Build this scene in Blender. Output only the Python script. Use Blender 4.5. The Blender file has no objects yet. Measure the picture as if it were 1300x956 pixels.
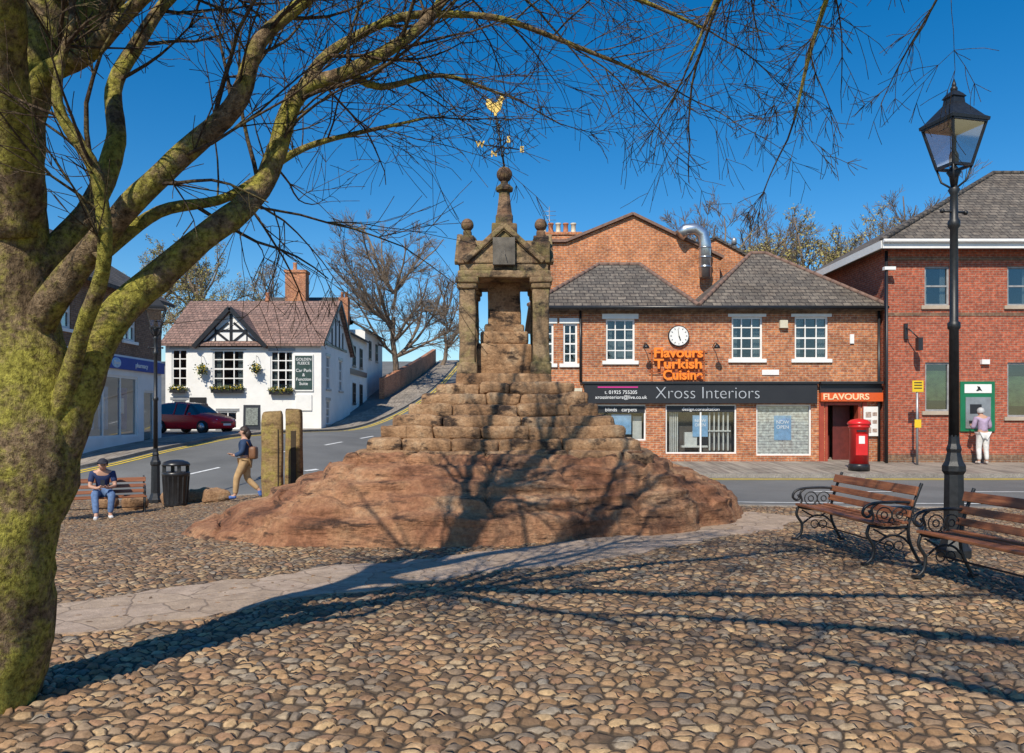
import bpy, bmesh, math, random
import numpy as np
from mathutils import Vector, Matrix, noise
R=math.radians
scene=bpy.context.scene
COL=scene.collection

# ------------------------------------------------------------------ terrain
def ss(v,a,b):
    t=np.clip((np.asarray(v,float)-a)/(b-a),0,1); return t*t*(3-2*t)
def G(x,y):
    x=np.asarray(x,float); y=np.asarray(y,float)
    dip=-0.1*np.clip(-x-3,0,6)*ss(y,7,14)*(1-ss(y,20,29))
    rise=0.95*(ss(y,18,40)*ss(-x,4,9)+ss(y,24,46)*(1-ss(-x,4,9)))
    kerbr=0.17*ss(y,20,26)*ss(x,-2,4)
    t=np.clip(y-44,0,45)
    return dip+rise+kerbr+0.18*t*t/(t+6)
def g1(x,y): return float(G(x,y))
def S(b,r,d):   # survey point: tangent of bearing, tangent of elevation from the 1.6 m station, distance
    return Vector((b*d,d,1.6+r*d))

# ------------------------------------------------------------------ mesh builder
class MB:
    def __init__(s): s.v=[];s.f=[];s.m=[];s.sm=[]
    def add(s,vs,fs,m=0,sm=False):
        o=len(s.v); s.v.extend([tuple(v) for v in vs])
        for f in fs: s.f.append([i+o for i in f]); s.m.append(m); s.sm.append(sm)
    def box(s,x0,x1,y0,y1,z0,z1,m=0):
        s.add([(x0,y0,z0),(x1,y0,z0),(x1,y1,z0),(x0,y1,z0),(x0,y0,z1),(x1,y0,z1),(x1,y1,z1),(x0,y1,z1)],
              [(0,3,2,1),(4,5,6,7),(0,1,5,4),(1,2,6,5),(2,3,7,6),(3,0,4,7)],m)
    def beam(s,a,b,w,h,m=0):
        a=Vector(a);b=Vector(b);d=(b-a).normalized()
        up=Vector((0,0,1)) if abs(d.z)<.95 else Vector((0,1,0))
        sd=d.cross(up).normalized(); u=sd.cross(d)
        vs=[]
        for p in (a,b):
            for i,j in ((-1,-1),(1,-1),(1,1),(-1,1)): vs.append(p+sd*w/2*i+u*h/2*j)
        s.add(vs,[(0,3,2,1),(4,5,6,7),(0,1,5,4),(1,2,6,5),(2,3,7,6),(3,0,4,7)],m)
    def tube(s,pts,rad,n=8,m=0,caps=True,sm=True,rough=0,fr=3):
        pts=[Vector(p) for p in pts]
        if not hasattr(rad,'__len__'): rad=[rad]*len(pts)
        o=len(s.v); ref=None; L=len(pts)
        for i,p in enumerate(pts):
            d=(pts[min(i+1,L-1)]-pts[max(i-1,0)])
            if d.length<1e-9: d=Vector((0,0,1))
            d.normalize()
            if ref is None:
                ref=Vector((1,0,0)) if abs(d.x)<.8 else Vector((0,1,0))
            a=ref-d*ref.dot(d)
            if a.length<1e-6: a=d.orthogonal()
            a.normalize(); b=d.cross(a); ref=a
            for k in range(n):
                t=2*math.pi*k/n
                q=a*math.cos(t)+b*math.sin(t)
                r=rad[i]
                if rough: 
                    pp=(p+q*r)
                    r*=1+rough*(noise.noise(pp*fr)+.5*noise.noise(pp*fr*2.7))
                s.v.append(tuple(p+q*r))
        for i in range(L-1):
            for k in range(n):
                a0=o+i*n+k;a1=o+i*n+(k+1)%n
                s.f.append([a0,a1,a1+n,a0+n]);s.m.append(m);s.sm.append(sm)
        if caps and n>2:
            s.f.append([o+k for k in range(n)][::-1]);s.m.append(m);s.sm.append(False)
            s.f.append([o+(L-1)*n+k for k in range(n)]);s.m.append(m);s.sm.append(False)
    def cyl(s,a,b,r0,r1=None,n=12,m=0,sm=True): s.tube([a,b],[r0,r0 if r1 is None else r1],n,m,True,sm)
    def lathe(s,c,prof,n=16,m=0,ph=0,sm=True):
        o=len(s.v)
        for r,z in prof:
            for k in range(n):
                t=ph+2*math.pi*k/n
                s.v.append((c[0]+r*math.cos(t),c[1]+r*math.sin(t),c[2]+z))
        for i in range(len(prof)-1):
            for k in range(n):
                a0=o+i*n+k;a1=o+i*n+(k+1)%n
                s.f.append([a0,a1,a1+n,a0+n]);s.m.append(m);s.sm.append(sm)
        s.f.append([o+k for k in range(n)][::-1]);s.m.append(m);s.sm.append(False)
        e=o+(len(prof)-1)*n
        s.f.append([e+k for k in range(n)]);s.m.append(m);s.sm.append(False)
    def ball(s,c,r,sc=(1,1,1),n=14,m=0,rough=0):
        o=len(s.v);rg=n//2+1
        for i in range(rg+1):
            ph=math.pi*i/rg
            for k in range(n):
                t=2*math.pi*k/n
                d=Vector((math.sin(ph)*math.cos(t),math.sin(ph)*math.sin(t),math.cos(ph)))
                q=r*(1+(rough*noise.noise(d*2.3+Vector(c)) if rough else 0))
                s.v.append((c[0]+d.x*q*sc[0],c[1]+d.y*q*sc[1],c[2]+d.z*q*sc[2]))
        for i in range(rg):
            for k in range(n):
                a0=o+i*n+k;a1=o+i*n+(k+1)%n
                s.f.append([a0,a0+n,a1+n,a1]);s.m.append(m);s.sm.append(True)
    def prism(s,poly,a,b,ax='y',m=0):
        n=len(poly)
        def P(p,t):
            if ax=='y': return (p[0],t,p[1])
            if ax=='x': return (t,p[0],p[1])
            return (p[0],p[1],t)
        vs=[P(p,a) for p in poly]+[P(p,b) for p in poly]
        fs=[list(range(n)),[n+i for i in range(n)][::-1]]
        for i in range(n): fs.append([i,i+n,(i+1)%n+n,(i+1)%n])
        s.add(vs,fs,m)
    def rough_box(s,c,sz,rot=0,rr=.04,rough=.02,fr=3,m=0,taper=1.0,seed=0):
        hx,hy,hz=[v/2 for v in sz]
        us=[-1,-.93,-.8,-.4,0,.4,.8,.93,1]; n=len(us)
        cr,sr=math.cos(rot),math.sin(rot)
        rr=min(rr,hx*.9,hy*.9,hz*.9)
        for ax in range(3):
            for sg in (-1,1):
                vs=[]
                for u in us:
                    for w in us:
                        p=[0,0,0];p[ax]=sg;p[(ax+1)%3]=u;p[(ax+2)%3]=w
                        P=Vector((p[0]*hx,p[1]*hy,p[2]*hz))
                        I=Vector((max(-hx+rr,min(hx-rr,P.x)),max(-hy+rr,min(hy-rr,P.y)),max(-hz+rr,min(hz-rr,P.z))))
                        d=P-I
                        if d.length>1e-9: P=I+d.normalized()*rr
                        k=1+(taper-1)*(P.z+hz)/(2*hz)
                        X=Vector((P.x*k*cr-P.y*k*sr+c[0],P.x*k*sr+P.y*k*cr+c[1],P.z+c[2]))
                        q=X*fr+Vector((seed,seed*2.1,0))
                        X+=Vector((noise.noise(q),noise.noise(q+Vector((7,0,3))),noise.noise(q+Vector((0,9,5)))*.8))*rough*1.6
                        vs.append(X)
                fs=[]
                for i in range(n-1):
                    for j in range(n-1):
                        f=[i*n+j,(i+1)*n+j,(i+1)*n+j+1,i*n+j+1]
                        fs.append(f if sg>0 else f[::-1])
                s.add(vs,fs,m,True)
    def facade(s,p0,p1,z0,z1,holes,depth=.14,m=0):
        p0=Vector((p0[0],p0[1]));p1=Vector((p1[0],p1[1]))
        L=(p1-p0).length;al=(p1-p0)/L;inn=Vector((-al.y,al.x))
        def Q(t,z,d=0):
            q=p0+al*t+inn*d;return (q.x,q.y,z)
        xs=sorted(set([0,L]+[h[0] for h in holes]+[h[1] for h in holes]))
        zs=sorted(set([z0,z1]+[h[2] for h in holes]+[h[3] for h in holes]))
        for i in range(len(xs)-1):
            for j in range(len(zs)-1):
                cx=(xs[i]+xs[i+1])/2;cz=(zs[j]+zs[j+1])/2
                if any(h[0]<cx<h[1] and h[2]<cz<h[3] for h in holes): continue
                s.add([Q(xs[i],zs[j]),Q(xs[i+1],zs[j]),Q(xs[i+1],zs[j+1]),Q(xs[i],zs[j+1])],[(0,1,2,3)],m)
        for h in holes:
            a,b,c,d=h[:4]
            for (t0,za,t1,zb) in ((a,c,a,d),(b,d,b,c),(a,d,b,d),(b,c,a,c)):
                s.add([Q(t0,za),Q(t1,zb),Q(t1,zb,depth),Q(t0,za,depth)],[(0,1,2,3)],m)

def part(parent,name,mb,mats,loc=(0,0,0),rot=0,bevel=0,label=None,rotx=None):
    me=bpy.data.meshes.new(name)
    me.from_pydata(mb.v,[],mb.f); 
    me.polygons.foreach_set('material_index',mb.m)
    me.polygons.foreach_set('use_smooth',mb.sm)
    for m in mats: me.materials.append(m)
    me.update()
    ob=bpy.data.objects.new(name,me);COL.objects.link(ob)
    ob.location=loc; ob.rotation_euler=(rotx or 0,0,rot)
    if parent: ob.parent=parent
    if bevel:
        b=ob.modifiers.new('Bevel','BEVEL');b.width=bevel;b.segments=2;b.limit_method='ANGLE'
    if label: ob['label']=label
    return ob
def thing(name,label,cat,loc=(0,0,0),rot=0,group=None):
    e=bpy.data.objects.new(name,None);COL.objects.link(e)
    e.empty_display_size=.2;e.location=loc;e.rotation_euler=(0,0,rot)
    e['label']=label;e['category']=cat
    if group:e['group']=group
    return e
def dup(src,loc,rot,label=None):
    def cp(o,par):
        n=o.copy();COL.objects.link(n)
        n.parent=par
        for c in list(o.children): cp(c,n)
        return n
    n=cp(src,None);n.location=loc;n.rotation_euler=(0,0,rot)
    if label:n['label']=label
    return n
def text(parent,s,size,loc,mat,rot=0,ext=.01,align='CENTER',name='lettering',sx=1,bold=0,lh=1):
    cu=bpy.data.curves.new('txt','FONT');cu.body=s;cu.size=size;cu.extrude=ext;cu.align_x=align;cu.align_y='CENTER';cu.offset=bold
    cu.space_line=lh
    t=bpy.data.objects.new('txt',cu);COL.objects.link(t)
    bpy.context.view_layer.update()
    me=bpy.data.meshes.new_from_object(t.evaluated_get(bpy.context.evaluated_depsgraph_get()))
    bpy.data.objects.remove(t);me.materials.clear();me.materials.append(mat)
    ob=bpy.data.objects.new(name,me);COL.objects.link(ob)
    ob.parent=parent;ob.location=loc;ob.rotation_euler=(math.pi/2,0,rot);ob.scale=(sx,1,1)
    return ob

# ------------------------------------------------------------------ materials
def newmat(name):
    m=bpy.data.materials.new(name);m.use_nodes=True
    nt=m.node_tree;nt.nodes.clear()
    out=nt.nodes.new('ShaderNodeOutputMaterial');b=nt.nodes.new('ShaderNodeBsdfPrincipled')
    nt.links.new(b.outputs[0],out.inputs[0])
    return m,nt,b,out
def N(nt,t,**k):
    n=nt.nodes.new(t)
    for a,v in k.items(): setattr(n,a,v)
    return n
def ramp(nt,fac,stops):
    r=N(nt,'ShaderNodeValToRGB');cr=r.color_ramp
    while len(cr.elements)<len(stops): cr.elements.new(.5)
    for e,(p,c) in zip(cr.elements,stops): e.position=p;e.color=(*c,1)
    nt.links.new(fac,r.inputs[0]);return r.outputs[0]
def noi(nt,vec,scale,detail=5,rough=.6):
    n=N(nt,'ShaderNodeTexNoise');n.inputs['Scale'].default_value=scale;n.inputs['Detail'].default_value=min(detail,6);n.inputs['Roughness'].default_value=rough
    nt.links.new(vec,n.inputs['Vector']);return n.outputs['Fac']
def mixc(nt,fac,a,b,mode='MIX'):
    n=N(nt,'ShaderNodeMix',data_type='RGBA',blend_type=mode)
    for i,v in ((0,fac),(6,a),(7,b)):
        if isinstance(v,(int,float)): n.inputs[i].default_value=v
        elif isinstance(v,tuple): n.inputs[i].default_value=(*v,1)
        else: nt.links.new(v,n.inputs[i])
    return n.outputs[2]
def math_(nt,op,a,b=None,c=None):
    n=N(nt,'ShaderNodeMath',operation=op)
    for i,v in enumerate((a,b,c)):
        if v is None: continue
        if isinstance(v,(int,float)): n.inputs[i].default_value=v
        else: nt.links.new(v,n.inputs[i])
    return n.outputs[0]
def bump(nt,b,h,st,dist=.02):
    n=N(nt,'ShaderNodeBump');n.inputs['Strength'].default_value=st;n.inputs['Distance'].default_value=dist
    nt.links.new(h,n.inputs['Height']);nt.links.new(n.outputs[0],b.inputs['Normal'])
def objvec(nt): return N(nt,'ShaderNodeTexCoord').outputs['Object']
def M(name,c,rough=.7,var=.25,scale=6,metal=0,bmp=.15,spec=.5,bd=.01):
    m,nt,b,o=newmat(name);v=objvec(nt)
    f=noi(nt,v,scale,4)
    lo=tuple(x*(1-var) for x in c);hi=tuple(min(1,x*(1+var)) for x in c)
    nt.links.new(ramp(nt,f,[(.3,lo),(.7,hi)]),b.inputs['Base Color'])
    b.inputs['Roughness'].default_value=rough;b.inputs['Metallic'].default_value=metal
    b.inputs['Specular IOR Level'].default_value=spec
    if bmp: bump(nt,b,noi(nt,v,scale*6,3),bmp,bd)
    return m
def wallvec(nt):
    tc=N(nt,'ShaderNodeTexCoord');sp=N(nt,'ShaderNodeSeparateXYZ');nt.links.new(tc.outputs['Object'],sp.inputs[0])
    sn=N(nt,'ShaderNodeSeparateXYZ');nt.links.new(tc.outputs['Normal'],sn.inputs[0])
    s=math_(nt,'GREATER_THAN',math_(nt,'ABSOLUTE',sn.outputs[0]),math_(nt,'ABSOLUTE',sn.outputs[1]))
    mx=N(nt,'ShaderNodeMix',data_type='FLOAT');nt.links.new(s,mx.inputs[0]);nt.links.new(sp.outputs[0],mx.inputs[2]);nt.links.new(sp.outputs[1],mx.inputs[3])
    cb=N(nt,'ShaderNodeCombineXYZ');nt.links.new(mx.outputs[0],cb.inputs[0]);nt.links.new(sp.outputs[2],cb.inputs[1])
    return cb.outputs[0],tc.outputs['Object']
def brickmat(name,c1,c2,mort,w=.225,h=.075,ms=.009,dark=(.3,.3,.3),st=.4,rough=.85,stain=.6,cm=None):
    m,nt,b,o=newmat(name);v,ob=wallvec(nt)
    t=N(nt,'ShaderNodeTexBrick');nt.links.new(v,t.inputs['Vector'])
    t.inputs['Scale'].default_value=1;t.inputs['Brick Width'].default_value=w;t.inputs['Row Height'].default_value=h
    t.inputs['Mortar Size'].default_value=ms;t.inputs['Mortar Smooth'].default_value=.1;t.inputs['Bias'].default_value=0
    t.inputs['Color1'].default_value=(*c1,1);t.inputs['Color2'].default_value=(*c2,1);t.inputs['Mortar'].default_value=(*mort,1)
    f=noi(nt,ob,.9,6,.65)
    mul=ramp(nt,f,[(.32,dark),(.55,(1,1,1))])
    c=mixc(nt,stain,t.outputs['Color'],mul,'MULTIPLY')
    f2=noi(nt,v,9,2,.5)
    c=mixc(nt,.7,c,ramp(nt,f2,[(.35,(.5,.45,.45)),(.65,(1.2,1.2,1.15))]),'MULTIPLY')
    nt.links.new(c,b.inputs['Base Color']);b.inputs['Roughness'].default_value=rough
    h_=math_(nt,'MULTIPLY_ADD',t.outputs['Fac'],-1,math_(nt,'MULTIPLY',noi(nt,ob,30,3),.4))
    bump(nt,b,h_,st,.02)
    return m
m_brick=brickmat('orange_red_brick',(.62,.22,.08),(.42,.125,.055),(.5,.38,.27))
m_brick2=brickmat('bright_orange_brick',(.68,.23,.07),(.52,.16,.06),(.55,.42,.3))
m_brickbank=brickmat('deep_red_brick',(.5,.11,.05),(.37,.08,.04),(.36,.23,.17),stain=.3)
m_brickdk=brickmat('brown_brick',(.28,.15,.08),(.2,.1,.06),(.26,.21,.16))
m_slate=brickmat('grey_slate',(.22,.185,.15),(.12,.105,.09),(.035,.03,.028),w=.3,h=.14,ms=.012,st=.8,dark=(.5,.45,.4))
m_slate2=brickmat('dark_slate',(.14,.12,.105),(.075,.068,.06),(.02,.02,.02),w=.35,h=.15,ms=.015,st=.8,dark=(.55,.5,.45))
m_tilepink=brickmat('worn_clay_tile',(.36,.22,.18),(.24,.155,.13),(.08,.06,.05),w=.3,h=.17,ms=.015,st=.7,dark=(.5,.45,.42))
m_white=M('white_paint',(.78,.77,.74),.55,.06,3,bmp=.05)
m_render=M('white_render',(.8,.79,.76),.8,.07,1.2,bmp=.2)
m_cream=M('cream_paint',(.6,.55,.42),.6,.08,3)
m_black=M('black_paint',(.018,.018,.02),.35,.3,8,bmp=.05)
m_iron=M('black_cast_iron',(.016,.017,.019),.45,.4,20,metal=.0,bmp=.3,bd=.003)
m_dkgrey=M('dark_fascia',(.022,.022,.025),.4,.1,3,bmp=.02)
m_grey=M('grey_metal',(.35,.36,.37),.4,.15,5,metal=.5)
m_silver=M('galvanised_duct',(.6,.62,.64),.3,.15,4,metal=.9)
m_orange=M('orange_letters',(.95,.24,.02),.5,.05,3,bmp=0)
m_redpaint=M('post_box_red',(.62,.02,.02),.3,.08,4,bmp=.02)
m_reddoor=M('door_frame_red',(.35,.06,.03),.5,.15,4)
m_orfas=M('orange_fascia_panel',(.65,.1,.02),.45,.08,3,bmp=0)
m_letter=M('silver_letters',(.42,.44,.47),.35,.05,3,bmp=0)
m_whitetext=M('white_lettering',(.8,.8,.8),.5,.03,3,bmp=0)
m_pinktext=M('magenta_strip',(.6,.03,.25),.5,.03,3,bmp=0)
m_blue=M('navy_blue_sign',(.01,.05,.3),.5,.1,3,bmp=0,spec=.2)
m_ltblue=M('light_blue_poster',(.3,.5,.72),.5,.2,5,bmp=0)
m_green=M('bank_green',(.01,.16,.07),.4,.1,3,bmp=0)
m_yellow=M('yellow_sign',(.75,.5,.02),.5,.05,3,bmp=0)
m_gold=M('gilding',(.75,.5,.14),.35,.15,10,metal=.8)
m_terra=M('terracotta',(.42,.17,.09),.8,.25,8)
m_ridge=M('ridge_tile',(.2,.12,.09),.85,.3,8)
m_curtain=M('net_curtain',(.75,.73,.68),.9,.1,6)
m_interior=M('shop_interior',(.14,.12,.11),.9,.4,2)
m_blinds=brickmat('white_louvre',(.8,.79,.75),(.76,.76,.72),(.35,.35,.35),w=.9,h=.09,ms=.008,dark=(.8,.8,.8))
def woodmat(name,c1,c2):
    m,nt,b,o=newmat(name);v=objvec(nt)
    mp=N(nt,'ShaderNodeMapping');mp.inputs['Scale'].default_value=(1.5,30,30);nt.links.new(v,mp.inputs[0])
    f=noi(nt,mp.outputs[0],1.5,6,.65)
    nt.links.new(ramp(nt,f,[(.3,c1),(.7,c2)]),b.inputs['Base Color'])
    b.inputs['Roughness'].default_value=.5;bump(nt,b,f,.3,.004);return m
m_wood=woodmat('stained_timber',(.17,.055,.025),(.36,.14,.06))
def stonemat(name,stops,scale=1.3,patch=(.04,.035,.03),pf=(.52,.66),bs=.8,moss=None,bd=.05,stretch=3.5,pscale=2.4,grain=28):
    m,nt,b,o=newmat(name);v=objvec(nt)
    f=noi(nt,v,scale,6,.65)
    c=ramp(nt,f,stops)
    mp=N(nt,'ShaderNodeMapping');mp.inputs['Scale'].default_value=(1,1,stretch);nt.links.new(v,mp.inputs[0])
    f3=noi(nt,mp.outputs[0],pscale,6,.7)
    fk=ramp(nt,f3,[(pf[0],(0,0,0)),(pf[1],(1,1,1))])
    c=mixc(nt,fk,c,patch)
    if moss:
        f4=noi(nt,v,3.3,6,.7)
        c=mixc(nt,ramp(nt,f4,[(.5,(0,0,0)),(.62,(.85,.85,.85))]),c,moss)
    f5=noi(nt,v,grain,5,.7)
    c=mixc(nt,.75,c,ramp(nt,f5,[(.3,(.45,.43,.42)),(.65,(1.2,1.17,1.15))]),'MULTIPLY')
    nt.links.new(c,b.inputs['Base Color']);b.inputs['Roughness'].default_value=.92;b.inputs['Specular IOR Level'].default_value=.2
    h=math_(nt,'ADD',math_(nt,'MULTIPLY',f3,1.3),math_(nt,'MULTIPLY',f5,.45))
    bump(nt,b,h,bs,bd);return m
m_sand=stonemat('red_sandstone',[(.28,(.13,.075,.045)),(.42,(.3,.175,.095)),(.55,(.42,.26,.145)),(.7,(.54,.4,.26))],1.9,patch=(.07,.048,.036),pf=(.53,.62),stretch=2)
m_rock=stonemat('weathered_sandstone_rock',[(.28,(.13,.06,.035)),(.42,(.31,.145,.08)),(.55,(.43,.23,.125)),(.7,(.53,.36,.22))],1.2,patch=(.085,.05,.036),pf=(.53,.64),bs=.9,bd=.08,stretch=6,pscale=1.5,grain=16)
m_sandcol=stonemat('lichened_sandstone',[(.28,(.13,.09,.055)),(.48,(.28,.19,.11)),(.7,(.42,.31,.19))],2.4,moss=(.27,.22,.1),pf=(.48,.6),patch=(.06,.048,.038),bd=.03,stretch=2)
m_spire=stonemat('dark_weathered_sandstone',[(.28,(.09,.055,.04)),(.48,(.2,.12,.075)),(.7,(.34,.23,.14))],3,moss=(.2,.16,.07),pf=(.46,.6),patch=(.05,.04,.035),bd=.03,stretch=2)
m_post=stonemat('yellow_lichen_stone',[(.25,(.15,.1,.05)),(.5,(.28,.19,.09)),(.7,(.4,.3,.13))],2,moss=(.32,.27,.07),patch=(.1,.06,.04),bd=.03)
m_kerb=stonemat('kerb_stone',[(.3,(.2,.18,.16)),(.7,(.38,.35,.31))],2,pf=(.62,.8),bs=.3,bd=.01)
def barkmat(name,c1,c2,moss,lo=.46,hi=.6):
    m,nt,b,o=newmat(name);v=objvec(nt)
    mp=N(nt,'ShaderNodeMapping');mp.inputs['Scale'].default_value=(1,1,.35);nt.links.new(v,mp.inputs[0])
    f=noi(nt,mp.outputs[0],14,6,.7)
    c=ramp(nt,f,[(.3,c1),(.7,c2)])
    f2=noi(nt,v,3.2,6,.75)
    c=mixc(nt,ramp(nt,f2,[(lo,(0,0,0)),(hi,(1,1,1))]),c,moss)
    f3=noi(nt,v,32,5,.75)
    c=mixc(nt,.9,c,ramp(nt,f3,[(.36,(.22,.2,.18)),(.6,(1.3,1.27,1.2))]),'MULTIPLY')
    nt.links.new(c,b.inputs['Base Color']);b.inputs['Roughness'].default_value=.95;b.inputs['Specular IOR Level'].default_value=.15
    bump(nt,b,math_(nt,'ADD',math_(nt,'ADD',f,f2),math_(nt,'MULTIPLY',f3,.7)),1,.04);return m
m_bark=barkmat('mossy_bark',(.1,.07,.045),(.36,.26,.16),(.36,.33,.07),.42,.56)
m_twig=barkmat('twig_bark',(.07,.05,.038),(.18,.13,.09),(.2,.17,.07),.5,.66)
m_bgbark=M('distant_bark',(.2,.15,.11),.9,.3,1,bmp=0)
m_leafy=M('spring_bud_foliage',(.3,.25,.07),.8,.4,.6,bmp=0)
m_leafg=M('evergreen_foliage',(.07,.10,.025),.8,.4,3,bmp=0)
m_flower=M('yellow_flowers',(.7,.5,.05),.7,.3,8,bmp=0)
def glassmat(name,tint=(.9,.95,.97),refl=.25):
    m,nt,b,o=newmat(name);nt.nodes.remove(b)
    t=N(nt,'ShaderNodeBsdfTransparent');t.inputs[0].default_value=(*tint,1)
    gl=N(nt,'ShaderNodeBsdfGlossy');gl.inputs['Roughness'].default_value=.03
    lw=N(nt,'ShaderNodeLayerWeight');lw.inputs[0].default_value=.35
    mx=N(nt,'ShaderNodeMixShader');f=math_(nt,'MULTIPLY_ADD',lw.outputs['Facing'],.6,refl)
    nt.links.new(f,mx.inputs[0]);nt.links.new(t.outputs[0],mx.inputs[1]);nt.links.new(gl.outputs[0],mx.inputs[2]);nt.links.new(mx.outputs[0],o.inputs[0])
    return m
m_glass=glassmat('window_glass',(.6,.65,.67),.08)
m_shopglass=glassmat('shop_window_glass',(.93,.95,.95),.05)
m_lampglass=glassmat('lantern_glass',(.85,.88,.9),.18)
def asphalt(name,c,s=1):
    m,nt,b,o=newmat(name);v=objvec(nt)
    f=noi(nt,v,.35,5,.6);f2=noi(nt,v,60,3,.7)
    cc=ramp(nt,f,[(.3,tuple(x*.75 for x in c)),(.7,tuple(x*1.2 for x in c))])
    cc=mixc(nt,.6,cc,ramp(nt,f2,[(.3,(.6,.6,.6)),(.7,(1.3,1.3,1.3))]),'MULTIPLY')
    nt.links.new(cc,b.inputs['Base Color']);b.inputs['Roughness'].default_value=.85
    bump(nt,b,f2,.3,.01);return m
m_road=asphalt('road_asphalt',(.155,.155,.15))
m_pave=brickmat('paving_flags',(.36,.31,.26),(.28,.25,.21),(.13,.12,.11),w=.6,h=.6)
m_marking=M('road_paint_white',(.7,.7,.68),.7,.2,6)
m_yline=M('road_paint_yellow',(.7,.5,.05),.7,.2,6)
def groundgrass():
    m,nt,b,o=newmat('rough_ground');v=objvec(nt)
    nt.links.new(ramp(nt,noi(nt,v,.2),[(.35,(.05,.06,.02)),(.65,(.1,.09,.04))]),b.inputs['Base Color']);b.inputs['Roughness'].default_value=.95;return m
m_ground=groundgrass()
def flagmat():
    m,nt,b,o=newmat('worn_path_flags');v=objvec(nt)
    nn=N(nt,'ShaderNodeTexNoise');nn.inputs['Scale'].default_value=2;nt.links.new(v,nn.inputs['Vector'])
    ma=N(nt,'ShaderNodeVectorMath',operation='MULTIPLY_ADD');nt.links.new(nn.outputs['Color'],ma.inputs[0]);ma.inputs[1].default_value=(.3,.3,0);nt.links.new(v,ma.inputs[2])
    vo=N(nt,'ShaderNodeTexVoronoi',feature='DISTANCE_TO_EDGE',voronoi_dimensions='2D');vo.inputs['Scale'].default_value=2.6
    vc=N(nt,'ShaderNodeTexVoronoi',voronoi_dimensions='2D');vc.inputs['Scale'].default_value=2.6
    nt.links.new(ma.outputs[0],vo.inputs['Vector']);nt.links.new(ma.outputs[0],vc.inputs['Vector'])
    sc=N(nt,'ShaderNodeSeparateColor');nt.links.new(vc.outputs['Color'],sc.inputs[0])
    c=ramp(nt,sc.outputs[0],[(0,(.38,.28,.2)),(.5,(.45,.34,.25)),(1,(.41,.31,.24))])
    f=noi(nt,v,6,6,.75)
    c=mixc(nt,.75,c,ramp(nt,f,[(.3,(.55,.52,.5)),(.65,(1.2,1.2,1.2))]),'MULTIPLY')
    e=ramp(nt,vo.outputs['Distance'],[(.0,(.25,.25,.25)),(.04,(1,1,1))])
    c=mixc(nt,e,(.17,.12,.085),c)
    nt.links.new(c,b.inputs['Base Color']);b.inputs['Roughness'].default_value=.88
    bump(nt,b,math_(nt,'ADD',math_(nt,'MULTIPLY',e,.5),noi(nt,v,18,5,.7)),.6,.025);return m
m_path=flagmat()
def cobblemat():
    m,nt,b,o=newmat('cobblestones');v=objvec(nt)
    nn=N(nt,'ShaderNodeTexNoise');nn.inputs['Scale'].default_value=3;nn.inputs['Detail'].default_value=2;nt.links.new(v,nn.inputs['Vector'])
    ma=N(nt,'ShaderNodeVectorMath',operation='MULTIPLY_ADD');nt.links.new(nn.outputs['Color'],ma.inputs[0]);ma.inputs[1].default_value=(.12,.12,0);nt.links.new(v,ma.inputs[2])
    mp=N(nt,'ShaderNodeMapping');mp.inputs['Scale'].default_value=(1,1.2,1);mp.inputs['Rotation'].default_value=(0,0,.3);nt.links.new(ma.outputs[0],mp.inputs[0])
    SC=10.5
    vo=N(nt,'ShaderNodeTexVoronoi',feature='DISTANCE_TO_EDGE',voronoi_dimensions='2D');vc=N(nt,'ShaderNodeTexVoronoi',voronoi_dimensions='2D')
    for q in(vo,vc):
        q.inputs['Scale'].default_value=SC;q.inputs['Randomness'].default_value=.82;nt.links.new(mp.outputs[0],q.inputs['Vector'])
    sc=N(nt,'ShaderNodeSeparateColor');nt.links.new(vc.outputs['Color'],sc.inputs[0])
    c=ramp(nt,sc.outputs[0],[(0,(.14,.1,.07)),(.18,(.32,.2,.11)),(.36,(.22,.19,.16)),(.52,(.44,.29,.16)),(.68,(.33,.2,.13)),(.84,(.52,.38,.22)),(1,(.3,.27,.23))])
    f=noi(nt,v,32,5,.7);fb=noi(nt,v,.7,4,.65)
    c=mixc(nt,.8,c,ramp(nt,f,[(.3,(.55,.53,.5)),(.7,(1.3,1.27,1.25))]),'MULTIPLY')
    c=mixc(nt,.7,c,ramp(nt,fb,[(.35,(.65,.61,.57)),(.65,(1.2,1.12,1.0))]),'MULTIPLY')
    # round pebble dome: distance from centre combined with distance to edge
    dome=math_(nt,'SUBTRACT',1,math_(nt,'POWER',math_(nt,'MINIMUM',math_(nt,'MULTIPLY',vc.outputs['Distance'],1.55),1),2.2))
    mr=N(nt,'ShaderNodeMapRange',interpolation_type='SMOOTHERSTEP');mr.inputs['From Min'].default_value=.0;mr.inputs['From Max'].default_value=.2
    nt.links.new(vo.outputs['Distance'],mr.inputs['Value'])
    hh=math_(nt,'MULTIPLY',math_(nt,'POWER',mr.outputs[0],.6),math_(nt,'MULTIPLY_ADD',dome,.75,.25))
    e=ramp(nt,hh,[(.12,(0,0,0)),(.38,(1,1,1))])
    c=mixc(nt,e,(.085,.06,.038),c)
    nt.links.new(c,b.inputs['Base Color']);b.inputs['Roughness'].default_value=.7;b.inputs['Specular IOR Level'].default_value=.3
    hk=math_(nt,'MULTIPLY',hh,math_(nt,'MULTIPLY_ADD',sc.outputs[1],.55,.45))
    hf=math_(nt,'ADD',hk,math_(nt,'MULTIPLY',f,.18))
    d=N(nt,'ShaderNodeDisplacement');d.inputs['Midlevel'].default_value=0;d.inputs['Scale'].default_value=.03
    nt.links.new(hf,d.inputs['Height']);nt.links.new(d.outputs[0],o.inputs['Displacement'])
    m.displacement_method='BOTH'
    return m
m_cob=cobblemat()

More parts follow.
